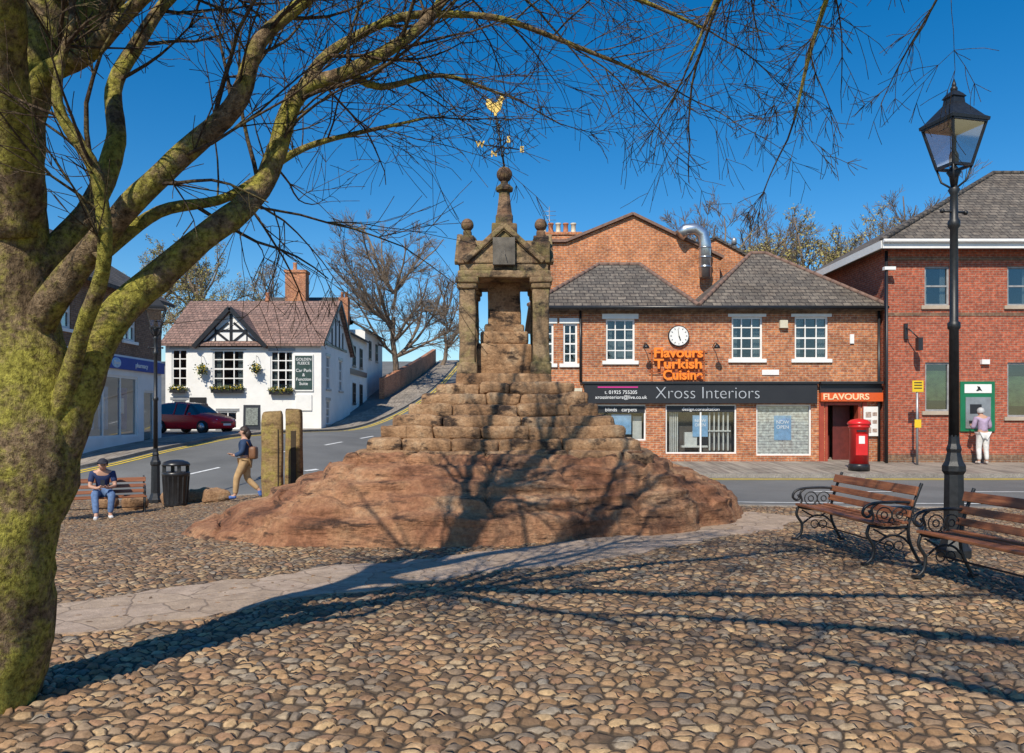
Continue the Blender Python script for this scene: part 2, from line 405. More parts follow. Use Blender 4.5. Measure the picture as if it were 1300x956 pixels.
# ------------------------------------------------------------------ ground sheets
def surf(name,X,Y,Z,mat,smooth=True):
    ny,nx=X.shape
    v=np.stack([X.ravel(),Y.ravel(),Z.ravel()],1)
    i=np.arange(ny*nx).reshape(ny,nx)
    f=np.stack([i[:-1,:-1].ravel(),i[:-1,1:].ravel(),i[1:,1:].ravel(),i[1:,:-1].ravel()],1)
    me=bpy.data.meshes.new(name)
    me.vertices.add(len(v));me.vertices.foreach_set('co',v.ravel())
    me.loops.add(f.size);me.loops.foreach_set('vertex_index',f.ravel().astype(np.int32))
    me.polygons.add(len(f));me.polygons.foreach_set('loop_start',np.arange(0,f.size,4,dtype=np.int32));me.polygons.foreach_set('loop_total',np.full(len(f),4,np.int32))
    me.polygons.foreach_set('use_smooth',np.ones(len(f),bool))
    me.update(calc_edges=True);me.materials.append(mat)
    ob=bpy.data.objects.new(name,me);COL.objects.link(ob);ob['kind']='structure';return ob
def gridobj(name,xs,ys,dz,mat,zf=G):
    X,Y=np.meshgrid(xs,ys);Z=zf(X,Y)+dz
    return surf(name,X,Y,Z,mat)
gx=np.concatenate([[-900,-300,-120],np.arange(-60,61,3),[120,300,900]]);gy=np.concatenate([[-300,-100,-40],np.arange(-21,112,3),[150,300,900]])
gridobj('ground',gx,gy,-.25,m_ground)
gridobj('road',np.arange(-60,60.1,1.5),np.arange(-21,108.1,1.5),-.11,m_road)
def yfar(x): return np.interp(x,[-30,-9,-6,-3,0,4,8,30],[21,20.4,19.4,17.8,16,14.2,13.8,13.5])
ts=np.linspace(-1.0,1.0,900);yf=np.full_like(ts,15.)
for _ in range(30): yf=.5*yf+.5*yfar(ts*(yf+1))
vv=np.linspace(0,1,330)[:,None];y0=1.4
Y=y0*(yf[None,:]/y0)**vv;X=ts[None,:]*(Y+1)
surf('cobblestone_square',X,Y,G(X,Y),m_cob)
gridobj('cobblestone_square_rear',np.arange(-12,12.1,1),np.arange(-10,1.41,1.9),-.002,m_cob)
def resample(pts,st):
    P=[Vector((*p,0)) for p in pts];out=[P[0]]
    Q=[P[0]*2-P[1]]+P+[P[-1]*2-P[-2]];res=[]
    for i in range(1,len(Q)-2):
        n=max(1,int((Q[i+1]-Q[i]).length/st))
        for k in range(n):
            t=k/n;a,b,c,d=Q[i-1],Q[i],Q[i+1],Q[i+2]
            res.append(.5*((2*b)+(c-a)*t+(2*a-5*b+4*c-d)*t*t+(3*b-a-3*c+d)*t**3))
    res.append(P[-1]);return res
def strip(name,pts,w,dz,mat,off=0,nw=1,skirt=0,st=.7,jit=0):
    C=resample(pts,st);rows=[]
    for i,p in enumerate(C):
        d=(C[min(i+1,len(C)-1)]-C[max(i-1,0)]).normalized();n=Vector((-d.y,d.x,0))
        us=[off-w/2+w*k/nw for k in range(nw+1)]
        if jit: 
            us[0]+=jit*noise.noise(p*.9)+jit*.6*noise.noise(p*4);us[-1]+=jit*noise.noise(p*.9+Vector((9,9,9)))+jit*.6*noise.noise(p*4+Vector((9,9,9)))
        r=[p+n*u for u in us]
        if skirt: r=[r[0]]+r+[r[-1]]
        rows.append(r)
    X=np.array([[q.x for q in r] for r in rows]);Y=np.array([[q.y for q in r] for r in rows])
    Z=G(X,Y)+dz
    if skirt: Z[:,0]-=skirt;Z[:,-1]-=skirt
    o=surf(name,X[:,::-1],Y[:,::-1],Z[:,::-1],mat)
    if skirt:
        for p in o.data.polygons: p.use_smooth=False
    return o
strip('path',[(-11,3.6),(-6.5,5.0),(-3.6,6.25),(-1.7,7.7),(.3,9.0),(2.4,10.8),(4.4,12.7)],1.15,.027,m_path,nw=4,skirt=.1,jit=.2,st=.12)
strip('kerb',[(x,float(yfar(x))+.06) for x in (-24,-16,-9,-6,-3,0,4,8,16,26)],.15,.03,m_kerb,skirt=.3)
KL=[(-40,22),(-22,22.4),(-16,23.4),(-13.6,26.5),(-13.0,31),(-12.6,35),(-10.6,42),(-8.6,50),(-7.0,63),(-6.3,80),(-6,100)]
strip('kerb_hillside',KL,.16,.0,m_kerb,skirt=.3)
strip('pavement_hillside',KL,2.0,-.004,m_pave,off=1.05,nw=3,skirt=.3)
for o_ in (-.35,-.6): strip('yellow_line',KL,.11,-.11+.009,m_yline,off=o_)
KR=[(.8,90),(.6,60),(.4,40),(.35,28),(.7,24),(2.4,22.1),(6,21.9),(20,21.9),(45,21.9)]
strip('kerb_parade',KR,.16,.0,m_kerb,skirt=.3)
strip('pavement_parade',[(1.6,24.65),(20,24.65),(45,24.65)],5.3,-.004,m_pave,nw=5,skirt=.3)
for o_ in (-.35,-.6): strip('yellow_line',KR[5:],.1,-.11+.009,m_yline,off=o_)
def dashes(pts,dash,gap,w,name='white_line'):
    C=resample(pts,.25);acc=0
    segs=[];cur=[]
    for k in range(1,len(C)):
        ph=acc%(dash+gap)
        if ph<dash: cur.append(C[k-1])
        elif cur:
            if len(cur)>2: segs.append(cur)
            cur=[]
        acc+=(C[k]-C[k-1]).length
    for sgm in segs: strip(name,[(sgm[0].x,sgm[0].y),(sgm[-1].x,sgm[-1].y)],w,-.11+.009,m_marking,st=.5)
dashes([(-14,21.7),(-10.5,24),(-8.0,30),(-6.4,40),(-4.8,55),(-3.4,80)],2,2.2,.12)
dashes([(3,18.2),(12,18.0),(30,17.6)],2.2,1.6,.12)
dashes([(-4.5,21.2),(-1,20.4),(3,19.2)],.6,.35,.2)
dashes([(-9.5,21.4),(-4.5,28)],.6,.35,.2)
strip('white_line',[(2.5,16.2),(8,15.6),(26,15.3)],.1,-.11+.009,m_marking)

# ------------------------------------------------------------------ world & sun
az=20;el=44
w=bpy.data.worlds.new('World');scene.world=w;w.use_nodes=True
nt=w.node_tree;bg=nt.nodes['Background'];sky=nt.nodes.new('ShaderNodeTexSky');sky.sky_type='NISHITA';sky.sun_disc=False
sky.sun_elevation=R(el);sky.sun_rotation=R(180+az);sky.air_density=1.0;sky.dust_density=.2;sky.ozone_density=3.5
hs=nt.nodes.new('ShaderNodeHueSaturation');hs.inputs['Saturation'].default_value=1.42;hs.inputs['Value'].default_value=1
nt.links.new(sky.outputs[0],hs.inputs['Color']);nt.links.new(hs.outputs[0],bg.inputs[0]);bg.inputs[1].default_value=.13
sl=bpy.data.lights.new('sun','SUN');sl.energy=5;sl.angle=R(.5);sl.color=(1,.92,.78)
so=bpy.data.objects.new('sun',sl);COL.objects.link(so)
d=Vector((math.sin(R(az))*math.cos(R(el)),math.cos(R(az))*math.cos(R(el)),-math.sin(R(el))))
so.rotation_euler=d.to_track_quat('-Z','Y').to_euler();so.location=(-10,-20,30)
cd=bpy.data.cameras.new('camera');cam=bpy.data.objects.new('camera',cd);COL.objects.link(cam)
cam.location=(0,0,1.6);cam.rotation_euler=(R(90),0,0);cd.sensor_width=36;cd.lens=27.69;cd.shift_y=.04;cd.clip_end=3000;cd.clip_start=.05
scene.camera=cam
scene.view_settings.view_transform='Standard';scene.view_settings.look='None';scene.view_settings.exposure=0

# ------------------------------------------------------------------ monument
cx,cy=-.13,13.5
mon=thing('market_cross','stepped sandstone market cross with gabled canopy on a rock outcrop','monument',(cx,cy,0))
ang=[-180,-165,-147,-120,-100,-80,-60,-41,-20,-3,30,90,140,180]
rad=[4.9,5.1,5.15,4.45,3.95,3.65,3.5,3.75,3.9,4.2,3.9,3.7,4.2,4.9]
nth,nr=480,130
Xr=np.zeros((nr,nth+1));Yr=Xr.copy();Zr=Xr.copy()
for j in range(nth+1):
    a=-180+360*(j%nth)/nth;th=R(a);co,si=math.cos(th),math.sin(th)
    Ro=float(np.interp(a,ang,rad));Ri=min(2.2/max(abs(co),abs(si)),3.0)-.12
    Ro+=.28*noise.noise(Vector((co*2.5,si*2.5,4)))+.12*noise.noise(Vector((co*8,si*8,1)))
    Ro=max(Ro,Ri+.45)
    left=float(ss(-co,.55,.95)); ex=.62+.62*left
    for i in range(nr):
        t=i/(nr-1)
        r=Ro+(Ri-Ro)*t;x=co*r;y=si*r
        n1=noise.fractal(Vector((x*.8,y*.8,1.3)),.8,2.1,5)
        n2=noise.noise(Vector((x*.6+5,y*.6,2.2)))+.5*noise.noise(Vector((x*1.9+5,y*1.9,2.2)))
        h=1.08*(t**ex)
        sp=.19
        k=(h+.12*n2)/sp
        fl=math.floor(k);fr_=k-fl;st=sp*(fl+float(ss(fr_,.0,.4)))-.12*n2
        h2=.3*h+.7*st
        h2+=.05*n1+.016*noise.fractal(Vector((x*4,y*4,3)),.8,2,4)
        rg_=1-abs(noise.noise(Vector((x*1.1,y*1.1,7.7))))*2; h2-=.09*max(0,rg_-.82)/.18
        env=float(ss(t,0,.1));env2=float(ss(1-t,0,.08))
        z=env*max(h2,.03)
        z=z*env2+1.04*(1-env2)
        rr_=r+.07*noise.noise(Vector((x*1.2,y*1.2,z*9)))*env*env2
        x=co*rr_;y=si*rr_
        Xr[i,j]=x;Yr[i,j]=y
        Zr[i,j]=float(G(x+cx,y+cy))*(1-t)+z-(.15 if t==0 else .0)-.03*(1-env)
ro=surf('rock_base',Xr[::-1],Yr[::-1],Zr[::-1],m_rock);ro.parent=mon
del ro['kind'];ro['label']='rough layered natural sandstone outcrop under the steps'
rng=random.Random(5)
nl=7
for li in range(nl):
    t=li/(nl-1);h=[2.17,2.0,1.83,1.64,1.46,1.27,1.08][li];z0=.92+li*.172;z1=z0+.2
    mb=MB();bh=z1-z0
    mb.box(-h+.15,h-.15,-h+.15,h-.15,z0-.05,z1-.02)
    dpt=.45
    for side in range(4):
        x=-h
        while x<h-.01:
            L=rng.uniform(.45,1.2)
            if x+L>h-.4: L=h-x
            off=rng.uniform(-.035,.03);c0=x+L/2;zz=rng.uniform(-.018,.012)
            tw=rng.uniform(-.025,.025)
            px_,py=c0,-h+dpt/2+off
            rot=side*math.pi/2
            X=px_*math.cos(rot)-py*math.sin(rot);Yy=px_*math.sin(rot)+py*math.cos(rot)
            mb.rough_box((X,Yy,(z0+z1)/2+zz),(L-.006,dpt,bh),rot+tw,rr=.055,rough=.034,fr=3,seed=li*.01)
            x+=L
    part(mon,'step',mb,[m_sand])
mb=MB();mb.rough_box((0,0,2.22),(1.55,1.55,.2),0,.04,.012,m=0);part(mon,'plinth',mb,[m_sand])
mb=MB()
mb.rough_box((0,-.02,2.55),(.92,.92,.56),0,.05,.02);mb.rough_box((0,0,2.93),(.8,.8,.22),0,.05,.015)
mb.rough_box((0,0,3.1),(.66,.66,.16),0,.05,.02);mb.rough_box((0,0,3.54),(.56,.56,.82),0,.04,.015,taper=.95)
part(mon,'shaft',mb,[m_sand])
for sx in(-1,1):
    for sy in(-1,1):
        mb=MB();x=sx*.6;y=sy*.6
        mb.rough_box((x,y,2.4),(.34,.34,.2),0,.03,.01);mb.rough_box((x,y,3.08),(.27,.27,1.25),0,.035,.015,fr=5)
        mb.rough_box((x,y,3.74),(.33,.33,.1),0,.03,.01);mb.rough_box((x,y,3.83),(.38,.38,.1),0,.03,.01)
        part(mon,'pillar',mb,[m_sandcol])
        mb=MB()
        mb.rough_box((x,y,4.28),(.3,.3,.36),0,.02,.012);mb.rough_box((x,y,4.5),(.24,.24,.12),0,.02,.01)
        mb.rough_box((x,y,4.6),(.14,.14,.1),0,.02,.005);mb.ball((x,y,4.75),.105,rough=.06)
        part(mon,'pinnacle',mb,[m_spire])
mb=MB()
mb.rough_box((0,0,3.93),(1.52,1.52,.13),0,.03,.012);mb.rough_box((0,0,4.05),(1.44,1.44,.14),0,.03,.012)
part(mon,'entablature',mb,[m_sandcol])
mb=MB()
A=.60;zb=4.1;zt=4.62
for ax in('y','x'):
    mb.prism([(-A,zb),(A,zb),(0,zt+.02)],-.74,.74,ax)
for s_ in(-1,1):
    for t_ in(-1,1):
        mb.beam((t_*.64,s_*.76,zb+.02),(0,s_*.76,zt+.09),.1,.09);mb.beam((s_*.76,t_*.64,zb+.02),(s_*.76,0,zt+.09),.1,.09)
part(mon,'roof',mb,[m_sandcol],bevel=.02)
mb=MB();mb.box(-.18,.18,-.83,-.75,4.06,4.5)
mb.beam((0,-.84,4.3),(0.02,-.95,4.2),.012,.012)
part(mon,'sundial',mb,[M('weathered_sundial',(.13,.115,.095),.85,.4,5)],bevel=.008,label='weathered grey sundial slab on the front gable')
mb=MB()
mb.rough_box((0,0,4.72),(.44,.44,.34),0,.03,.012)
mb.rough_box((0,0,4.95),(.3,.3,.2),0,.03,.01)
mb.lathe((0,0,0),[(.16,5.0),(.15,5.04),(.14,5.08),(.105,5.35),(.1,5.46),(.15,5.48),(.16,5.52),(.12,5.56),(.07,5.6),(.07,5.64)],n=8,ph=math.pi/8,sm=False)
mb.ball((0,0,5.76),.135,rough=.05)
part(mon,'spire',mb,[m_spire])
mb=MB();tp=Vector((-.17,0,6.95))
def V(t): return Vector((0,0,5.88))+(tp-Vector((0,0,5.88)))*t
mb.cyl(V(0),V(1),.018,.01,8)
c=V(.33)
for a in range(4):
    th=a*math.pi/2+.35;dd=Vector((math.cos(th),math.sin(th),0))
    mb.cyl(c,c+dd*.33,.011,n=6)
    pts=[c+dd*(.17+.06*math.cos(q))+Vector((0,0,.07+.06*math.sin(q))) for q in np.linspace(0,6.28,12)];mb.tube(pts,.009,5,caps=False)
    pts=[c+dd*(.1+.05*math.cos(q))+Vector((0,0,-.06+.05*math.sin(q))) for q in np.linspace(0,6.28,12)];mb.tube(pts,.009,5,caps=False)
    for tt,rr in((.5,.055),(.62,.045),(.74,.035)):
        c2=V(tt);pts=[c2+dd*(rr+rr*math.cos(q))+Vector((0,0,rr*math.sin(q))) for q in np.linspace(0,6.28,12)];mb.tube(pts,.008,5,caps=False)
mb.ball(V(.2),.035);mb.ball(V(.45),.03);mb.ball(V(.68),.025)
vane=part(mon,'weather_vane',mb,[m_iron])
for a,ch in enumerate('ENWS'):
    th=a*math.pi/2+.35;dd=Vector((math.cos(th),math.sin(th),0));text(vane,ch,.14,c+dd*.38,m_gold,rot=0,ext=.01,bold=.006)
mb=MB();hc=V(.93)
cock=[(-.1,-.02),(-.17,.04),(-.2,.13),(-.18,.22),(-.12,.23),(-.06,.15),(.01,.13),(.06,.17),(.08,.25),(.12,.3),(.16,.28),(.21,.23),(.16,.2),(.15,.1),(.12,0),(.04,-.07),(.03,-.14),(-.02,-.14),(-.03,-.07)]
mb.prism([(x*.8+hc.x,z*.8+hc.z) for x,z in cock],hc.y-.025,hc.y+.025)
part(vane,'cockerel',mb,[m_gold],label='gilded cockerel')

for i,(px_,py,sx,sy,h,rt,lab) in enumerate([(-4.0,13.15,.36,.2,1.86,.06,'broad lichen-covered stone post with shallow groove'),(-3.86,13.95,.3,.22,1.9,-.05,'upright lichen-covered stone post with two notches')]):
    b=g1(px_,py);P=thing('stone_stocks_post',lab+' beside the market cross','post',(px_,py,b-.3),rt,'old stone stocks posts')
    mb=MB();mb.rough_box((0,0,h/2+.1),(sx,sy,h+.3),0,.06,.018,fr=4,seed=i*7,taper=.96)
    part(P,'shaft',mb,[m_post])
    mg=bpy.data.materials.get('dark_groove') or M('dark_groove',(.05,.035,.02),.9)
    mb=MB()
    if i==1: mb.box(-.02,.07,-sy/2-.01,-sy/2+.03,.6,1.75)
    else: mb.box(.11,.125,-sy/2-.012,-sy/2+.03,.5,1.8)
    part(P,'groove',mb,[mg])

# ------------------------------------------------------------------ windows & roofs
def window(P,w,h,loc,rot=0,nx=2,nz=2,fm=None,sill=m_white,lintel=m_white,curtain=True,bar=.035,fr=.06,rec=.1,gm=None,hop=.18):
    fm=fm or m_white
    g_=MB();g_.box(-w/2,w/2,rec,rec+.01,0,h);wn=part(P,'window',g_,[gm or m_glass],loc,rot)
    f=MB();a,b=rec-.05,rec-.003
    f.box(-w/2,-w/2+fr,a,b,0,h);f.box(w/2-fr,w/2,a,b,0,h);f.box(-w/2+fr,w/2-fr,a,b,0,fr);f.box(-w/2+fr,w/2-fr,a,b,h-fr,h)
    for i in range(1,nx):
        x=-w/2+w*i/nx;f.box(x-bar/2,x+bar/2,a+.008,b,fr,h-fr)
    for i in range(1,nz):
        z=h*i/nz;bb=bar*(1.5 if i==nz//2 else 1);f.box(-w/2+fr,w/2-fr,a+.011,b-.002,z-bb/2,z+bb/2)
    part(wn,'frame',f,[fm])
    if sill: 
        f=MB();f.box(-w/2-.12,w/2+.12,-.07,rec-.055,-.12,-.002);part(wn,'sill',f,[sill],bevel=.008)
    if lintel:
        f=MB();f.box(-w/2-.12,w/2+.12,-.025,.06,h+.002,h+hop);part(wn,'lintel',f,[lintel],bevel=.008)
    if curtain:
        f=MB()
        for s_ in(-1,1):
            n=6;xs=[s_*(w/2-.02-(w*.22)*k/n) for k in range(n+1)]
            for k in range(n):
                y0_=rec+.14+.03*(k%2);y1_=rec+.14+.03*((k+1)%2)
                f.add([(xs[k],y0_,.02),(xs[k+1],y1_,.02),(xs[k+1],y1_,h-.02),(xs[k],y0_,h-.02)],[(0,1,2,3)])
        if curtain=='net': f.box(-w/2,w/2,rec+.2,rec+.21,.02,h*.5)
        part(wn,'curtain',f,[m_curtain])
    return wn
def hip(mb,x0,x1,y0,y1,z,rx0,rx1,ry,rz,th=.12):
    v=[(x0,y0,z),(x1,y0,z),(x1,y1,z),(x0,y1,z),(rx0,ry,rz),(rx1,ry,rz),(x0,y0,z-th),(x1,y0,z-th),(x1,y1,z-th),(x0,y1,z-th)]
    mb.add(v,[(0,1,5,4),(1,2,5),(2,3,4,5),(3,0,4),(9,8,7,6),(6,7,1,0),(7,8,2,1),(8,9,3,2),(9,6,0,3)])
def ridges(P,segs,mat=m_ridge,r=.1):
    mb=MB()
    for a,b in segs:
        a=Vector(a);b=Vector(b);n=max(1,int((b-a).length/.35))
        for k in range(n): mb.tube([a+(b-a)*(k/n),a+(b-a)*((k+.97)/n)],[r,r*.93],8)
    part(P,'ridge_tiles',mb,[mat])
def gable_roof_x(mb,x0,x1,y0,y1,ze,zr,th=.14,yr=None):
    ym=(y0+y1)/2 if yr is None else yr
    mb.prism([(y0,ze-th),(y0,ze),(ym,zr),(y1,ze),(y1,ze-th),(ym,zr-th)],x0,x1,'x')
def gable_roof_y(mb,x0,x1,y0,y1,ze,zr,th=.14):
    xm=(x0+x1)/2
    mb.prism([(x0,ze-th),(x0,ze),(xm,zr),(x1,ze),(x1,ze-th),(xm,zr-th)],y0,y1,'y')

# ---------------- shop building
ox,oy=.77,25.6
W=11.2;D=7;ZE=5.13
B=thing('brick_shop_building','two-storey orange brick shops with slate roofs and black fascia','building',(ox,oy,0))
hs_=[(2.28,3.22,3.44,4.8),(6.37,7.37,3.5,4.87),(8.42,9.5,3.5,4.87),(.89,1.35,3.35,4.65),(.12,.58,3.35,4.65),(1.97,3.58,.85,2.02),(4.22,6.53,.42,2.02),(7.17,8.96,.36,2.02),(9.4,10.55,.14,2.1)]
mb=MB();mb.facade((0,0),(W,0),-.3,ZE,hs_,.16)
mb.facade((W,0),(W,D),-.3,ZE,[]);mb.facade((W,D),(0,D),-.3,ZE,[]);mb.facade((0,D),(0,0),-.3,ZE,[(4,5,3.3,4.6)])
part(B,'wall',mb,[m_brick])
mb=MB();
for z_ in (ZE-.16,ZE-.08): mb.box(-.02,W+.02,-.05 if z_<ZE-.1 else -.09,.02,z_,z_+.075)
part(B,'eaves_course',mb,[m_brickdk])
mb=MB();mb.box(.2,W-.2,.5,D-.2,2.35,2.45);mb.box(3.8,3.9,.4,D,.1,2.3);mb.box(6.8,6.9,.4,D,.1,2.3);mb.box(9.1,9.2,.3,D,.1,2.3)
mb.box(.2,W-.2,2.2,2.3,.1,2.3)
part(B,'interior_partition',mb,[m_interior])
x12=6.0-ox
mb=MB()
hip(mb,-.25,x12,-.3,D,ZE+.05,3.17-ox,4.67-ox,3.2,7.2)
hip(mb,x12+.003,W+.12,-.303,D,ZE+.05,8.75-ox,9.3-ox,3.25,7.62)
part(B,'roof',mb,[m_slate])
ridges(B,[((3.17-ox,3.2,7.2),(4.67-ox,3.2,7.2)),((4.67-ox,3.2,7.2),(x12,-.3,ZE+.08)),((3.17-ox,3.2,7.2),(-.25,-.3,ZE+.08)),
 ((8.75-ox,3.25,7.62),(9.3-ox,3.25,7.62)),((8.75-ox,3.25,7.62),(x12,-.3,ZE+.08)),((9.3-ox,3.25,7.62),(W+.12,-.3,ZE+.08))],m_ridge,.075)
mb=MB();mb.tube([(-.25,-.36,ZE),(W+.1,-.36,ZE)],.06,8);mb.cyl((W-.08,-.08,ZE),(W-.08,-.08,.1),.045);mb.cyl((1.45,-.08,ZE),(1.45,-.08,2.75),.04)
part(B,'gutter',mb,[m_black])
for k,h in enumerate(hs_[:5]):
    window(B,h[1]-h[0],h[3]-h[2],((h[0]+h[1])/2,0,h[2]),0,3 if k<3 else 2,4,curtain='net' if k==0 else True)
def shopwin(h,nx):
    return window(B,h[1]-h[0],h[3]-h[2],((h[0]+h[1])/2,0,h[2]),0,nx,1,sill=None,lintel=None,curtain=False,fr=.05,bar=.05,fm=m_white,gm=m_shopglass)
w1=shopwin(hs_[5],1);w2=shopwin(hs_[6],2);w3=shopwin(hs_[7],1)
mb=MB();mb.box(-.78,.78,.04,.06,.9,1.12);bd=part(w1,'sign_band',mb,[m_dkgrey]);text(bd,'blinds   carpets',.17,(0,.03,1.0),m_whitetext)
mb=MB();mb.box(-.3,.35,.13,.14,.2,.85);part(w1,'poster',mb,[m_ltblue])
for x_ in (-.72,.42):
    mb=MB();mb.box(x_,x_+.3,.3,.34,0.05,.8);part(w1,'window_display',mb,[m_curtain])
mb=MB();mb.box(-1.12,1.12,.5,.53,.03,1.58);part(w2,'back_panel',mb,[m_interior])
mb=MB()
for k in range(5): mb.box(-.98+k*.06,-.95+k*.06,.2,.28,.05,1.4)
for x in(.3,.45,.6,.75,.9): mb.box(x,x+.04,.16,.24,.1,1.35)
mb.box(-.6,.25,.12,.3,.2,.26);mb.box(.2,1.0,.12,.3,.72,.76);mb.box(-.5,-.1,.14,.28,.26,.7)
mb.lathe((-.15,.35,.26),[(.05,0),(.12,.3),(.04,.5)],10)
part(w2,'window_display',mb,[m_curtain])
mb=MB();mb.box(-.25,.25,.112,.12,.55,1.25);part(w2,'poster',mb,[m_ltblue])
text(w2,'NOW\nOPEN',.14,(0,.108,1.0),m_whitetext,ext=.002)
mb=MB();mb.box(-1.1,1.1,.05,.07,1.36,1.56);bd=part(w2,'sign_band',mb,[m_dkgrey]);text(bd,'design.consultation',.16,(0,.04,1.45),m_whitetext)
mb=MB();mb.box(-.85,.85,.13,.15,.02,1.6);part(w3,'louvre_blind',mb,[m_blinds])
mb=MB();mb.box(-.28,.28,.112,.12,.5,1.3);pp=part(w3,'poster',mb,[m_ltblue])
text(w3,'NOW\nOPEN',.16,(0,.108,1.0),m_whitetext,ext=.002)
mb=MB();mb.box(1.57,9.1,-.15,-.003,2.05,2.68);mb.box(1.5,9.14,-.2,-.002,2.683,2.76)
fa=part(B,'fascia',mb,[m_dkgrey],bevel=.01,label='black shop fascia with silver lettering')
text(fa,'Xross Interiors',.56,(5.55,-.16,2.38),m_letter,ext=.008,sx=.98,bold=-.01)
text(fa,'t. 01925 755205\nxrossinteriors@live.co.uk',.16,(2.75,-.16,2.33),m_whitetext,ext=.004)
mb=MB();mb.box(2.0,3.3,-.156,-.151,2.56,2.6);part(fa,'trim',mb,[m_pinktext])
mb=MB();mb.box(9.2,W,-.2,-.003,2.12,2.4);fb=part(B,'fascia',mb,[m_orfas],label='orange-red restaurant fascia with pale lettering')
mb=MB();mb.box(9.2,W-.002,-.12,-.004,2.403,2.68);mb.box(9.18,W,-.26,-.002,2.683,2.76);part(fb,'cornice',mb,[m_dkgrey])
text(fb,'FLAVOURS',.27,(10.0,-.21,2.26),M('pale_orange_letters',(.9,.6,.35),.5,.05,3,bmp=0),ext=.01,sx=1.15,bold=.006)
mb=MB();mb.box(0,1.5,-.08,-.003,2.3,2.55);part(B,'fascia',mb,[m_cream],label='cream side fascia')
mb=MB();mb.box(9.4,9.48,-.03,.3,.14,2.09);mb.box(10.47,10.55,-.03,.3,.14,2.09);mb.box(9.482,10.468,-.028,.3,2.0,2.09)
mb.box(9.2,9.36,-.05,-.003,.14,2.1);mb.box(10.6,10.75,-.05,-.003,.14,2.1)
part(B,'door_frame',mb,[m_reddoor])
mb=MB();mb.box(9.9,10.46,.6,.65,.14,2.0);mb.box(9.48,9.9,.9,.95,.14,2.0);part(B,'door',mb,[M('dark_red_door',(.12,.02,.015),.5)])
mb=MB();mb.box(10.62,11.12,-.1,-.052,1.0,1.95);nb=part(B,'notice_board',mb,[m_white])
mb=MB();
for z_ in (1.1,1.35,1.6): mb.box(10.68,10.86,-.106,-.101,z_,z_+.18)
for z_ in (1.12,1.4,1.65): mb.box(10.9,11.05,-.106,-.101,z_,z_+.12)
part(nb,'menu',mb,[M('menu_print',(.4,.3,.25),.6,.5,20)])
mb=MB();mb.cyl((4.63,-.1,4.24),(4.63,-.003,4.24),.34,n=32);ck=part(B,'clock',mb,[m_black])
mb=MB();mb.cyl((4.63,-.112,4.24),(4.63,-.101,4.24),.31,n=32);part(ck,'dial',mb,[m_white])
mb=MB();mb.beam((4.63,-.12,4.24),(4.6,-.12,4.46),.012,.03);mb.beam((4.63,-.126,4.24),(4.68,-.126,4.1),.012,.035)
part(ck,'clock_pointer',mb,[m_black])
mb=MB()
for k in range(12):
    a=k*math.pi/6;mb.beam((4.63+.23*math.sin(a),-.118,4.24+.23*math.cos(a)),(4.63+.275*math.sin(a),-.118,4.24+.275*math.cos(a)),.012,.02)
part(ck,'hour_marks',mb,[m_black])
mb=MB()
for z_ in(3.62,3.27,2.92): mb.box(3.65,5.55,-.08,-.06,z_-.14,z_-.12);mb.box(3.65,5.55,-.08,-.06,z_+.12,z_+.14)
for x_ in(3.75,4.6,5.45): mb.box(x_,x_+.03,-.06,-.002,2.8,3.8)
fs=part(B,'sign',mb,[M('sign_rail_orange',(.45,.12,.03),.6)],label='orange letter sign on rails')
text(fs,'Flavours',.43,(4.6,-.13,3.68),m_orange,ext=.04,sx=1.1,bold=.012)
text(fs,'Turkish',.43,(4.6,-.13,3.32),m_orange,ext=.04,sx=1.18,bold=.012)
text(fs,'Cuisine',.43,(4.75,-.13,2.96),m_orange,ext=.04,sx=1.0,bold=.012)
for x_ in(3.5,5.75):
    mb=MB();mb.tube([(x_,-.01,3.9),(x_,-.3,4.0),(x_,-.55,3.95)],.015,6);mb.lathe((x_,-.55,3.85),[(.11,-.05),(.09,.02),(.03,.09)],12)
    part(B,'wall_lamp',mb,[m_black])
mb=MB();mb.box(7.35,7.9,-.03,-.003,2.98,3.15);part(B,'street_nameplate',mb,[m_white])
mb=MB();mb.box(7.9,8.15,-.14,-.003,4.5,4.75);part(B,'alarm_box',mb,[m_cream])
mb=MB();mb.box(10.2,10.33,-.05,-.003,4.0,4.3);part(B,'alarm_box',mb,[m_white])
# ---------------- gabled building behind
B2=thing('gabled_brick_building','tall orange brick gabled building with clay chimney pots','building',(1.3,33,0))
mb=MB()
gp=[(0,-.3),(7.4,-.3),(7.4,8.3),(3.75,10.05),(.95,8.9),(0,8.9)]
mb.prism(gp,0,7,'y');part(B2,'wall',mb,[m_brick2])
mb=MB();pl=[(7.55,8.25),(3.75,10.08),(.95,8.93),(-.1,8.93)]
for a,b in zip(pl[:-1],pl[1:]): mb.beam((a[0],3.5,a[1]+.05),(b[0],3.5,b[1]+.05),7.3,.11)
part(B2,'roof',mb,[m_ridge])
mb=MB();mb.box(-.1,1.7,1.5,2.3,8.5,9.6);mb.box(-.16,1.76,1.44,2.36,9.6,9.72);ch=part(B2,'chimney',mb,[m_brick2])
for k,x in enumerate((.1,.42,.75,1.08,1.42)):
    mb=MB();mb.lathe((x,1.9,9.72),[(.13,0),(.14,.05),(.11,.1),(.1,.4),(.13,.42),(.13,.48)],12);part(ch,'chimney_pot',mb,[m_terra if k in(1,3) else m_cream])
mb=MB();mb.cyl((.4,2.9,9.0),(.4,2.9,11.2),.02,n=6)
for z in(10.6,10.8,11.0): mb.cyl((.1,2.9,z),(.7,2.9,z),.012,n=5)
part(B2,'aerial',mb,[m_grey])
B3=thing('brick_outbuilding','small orange brick gable with curved metal duct','building',(8.75,34,0))
mb=MB();mb.prism([(-1.2,0),(1.7,0),(1.7,8.4),(.0,9.3),(-1.2,8.8)],0,6);part(B3,'wall',mb,[m_brick2])
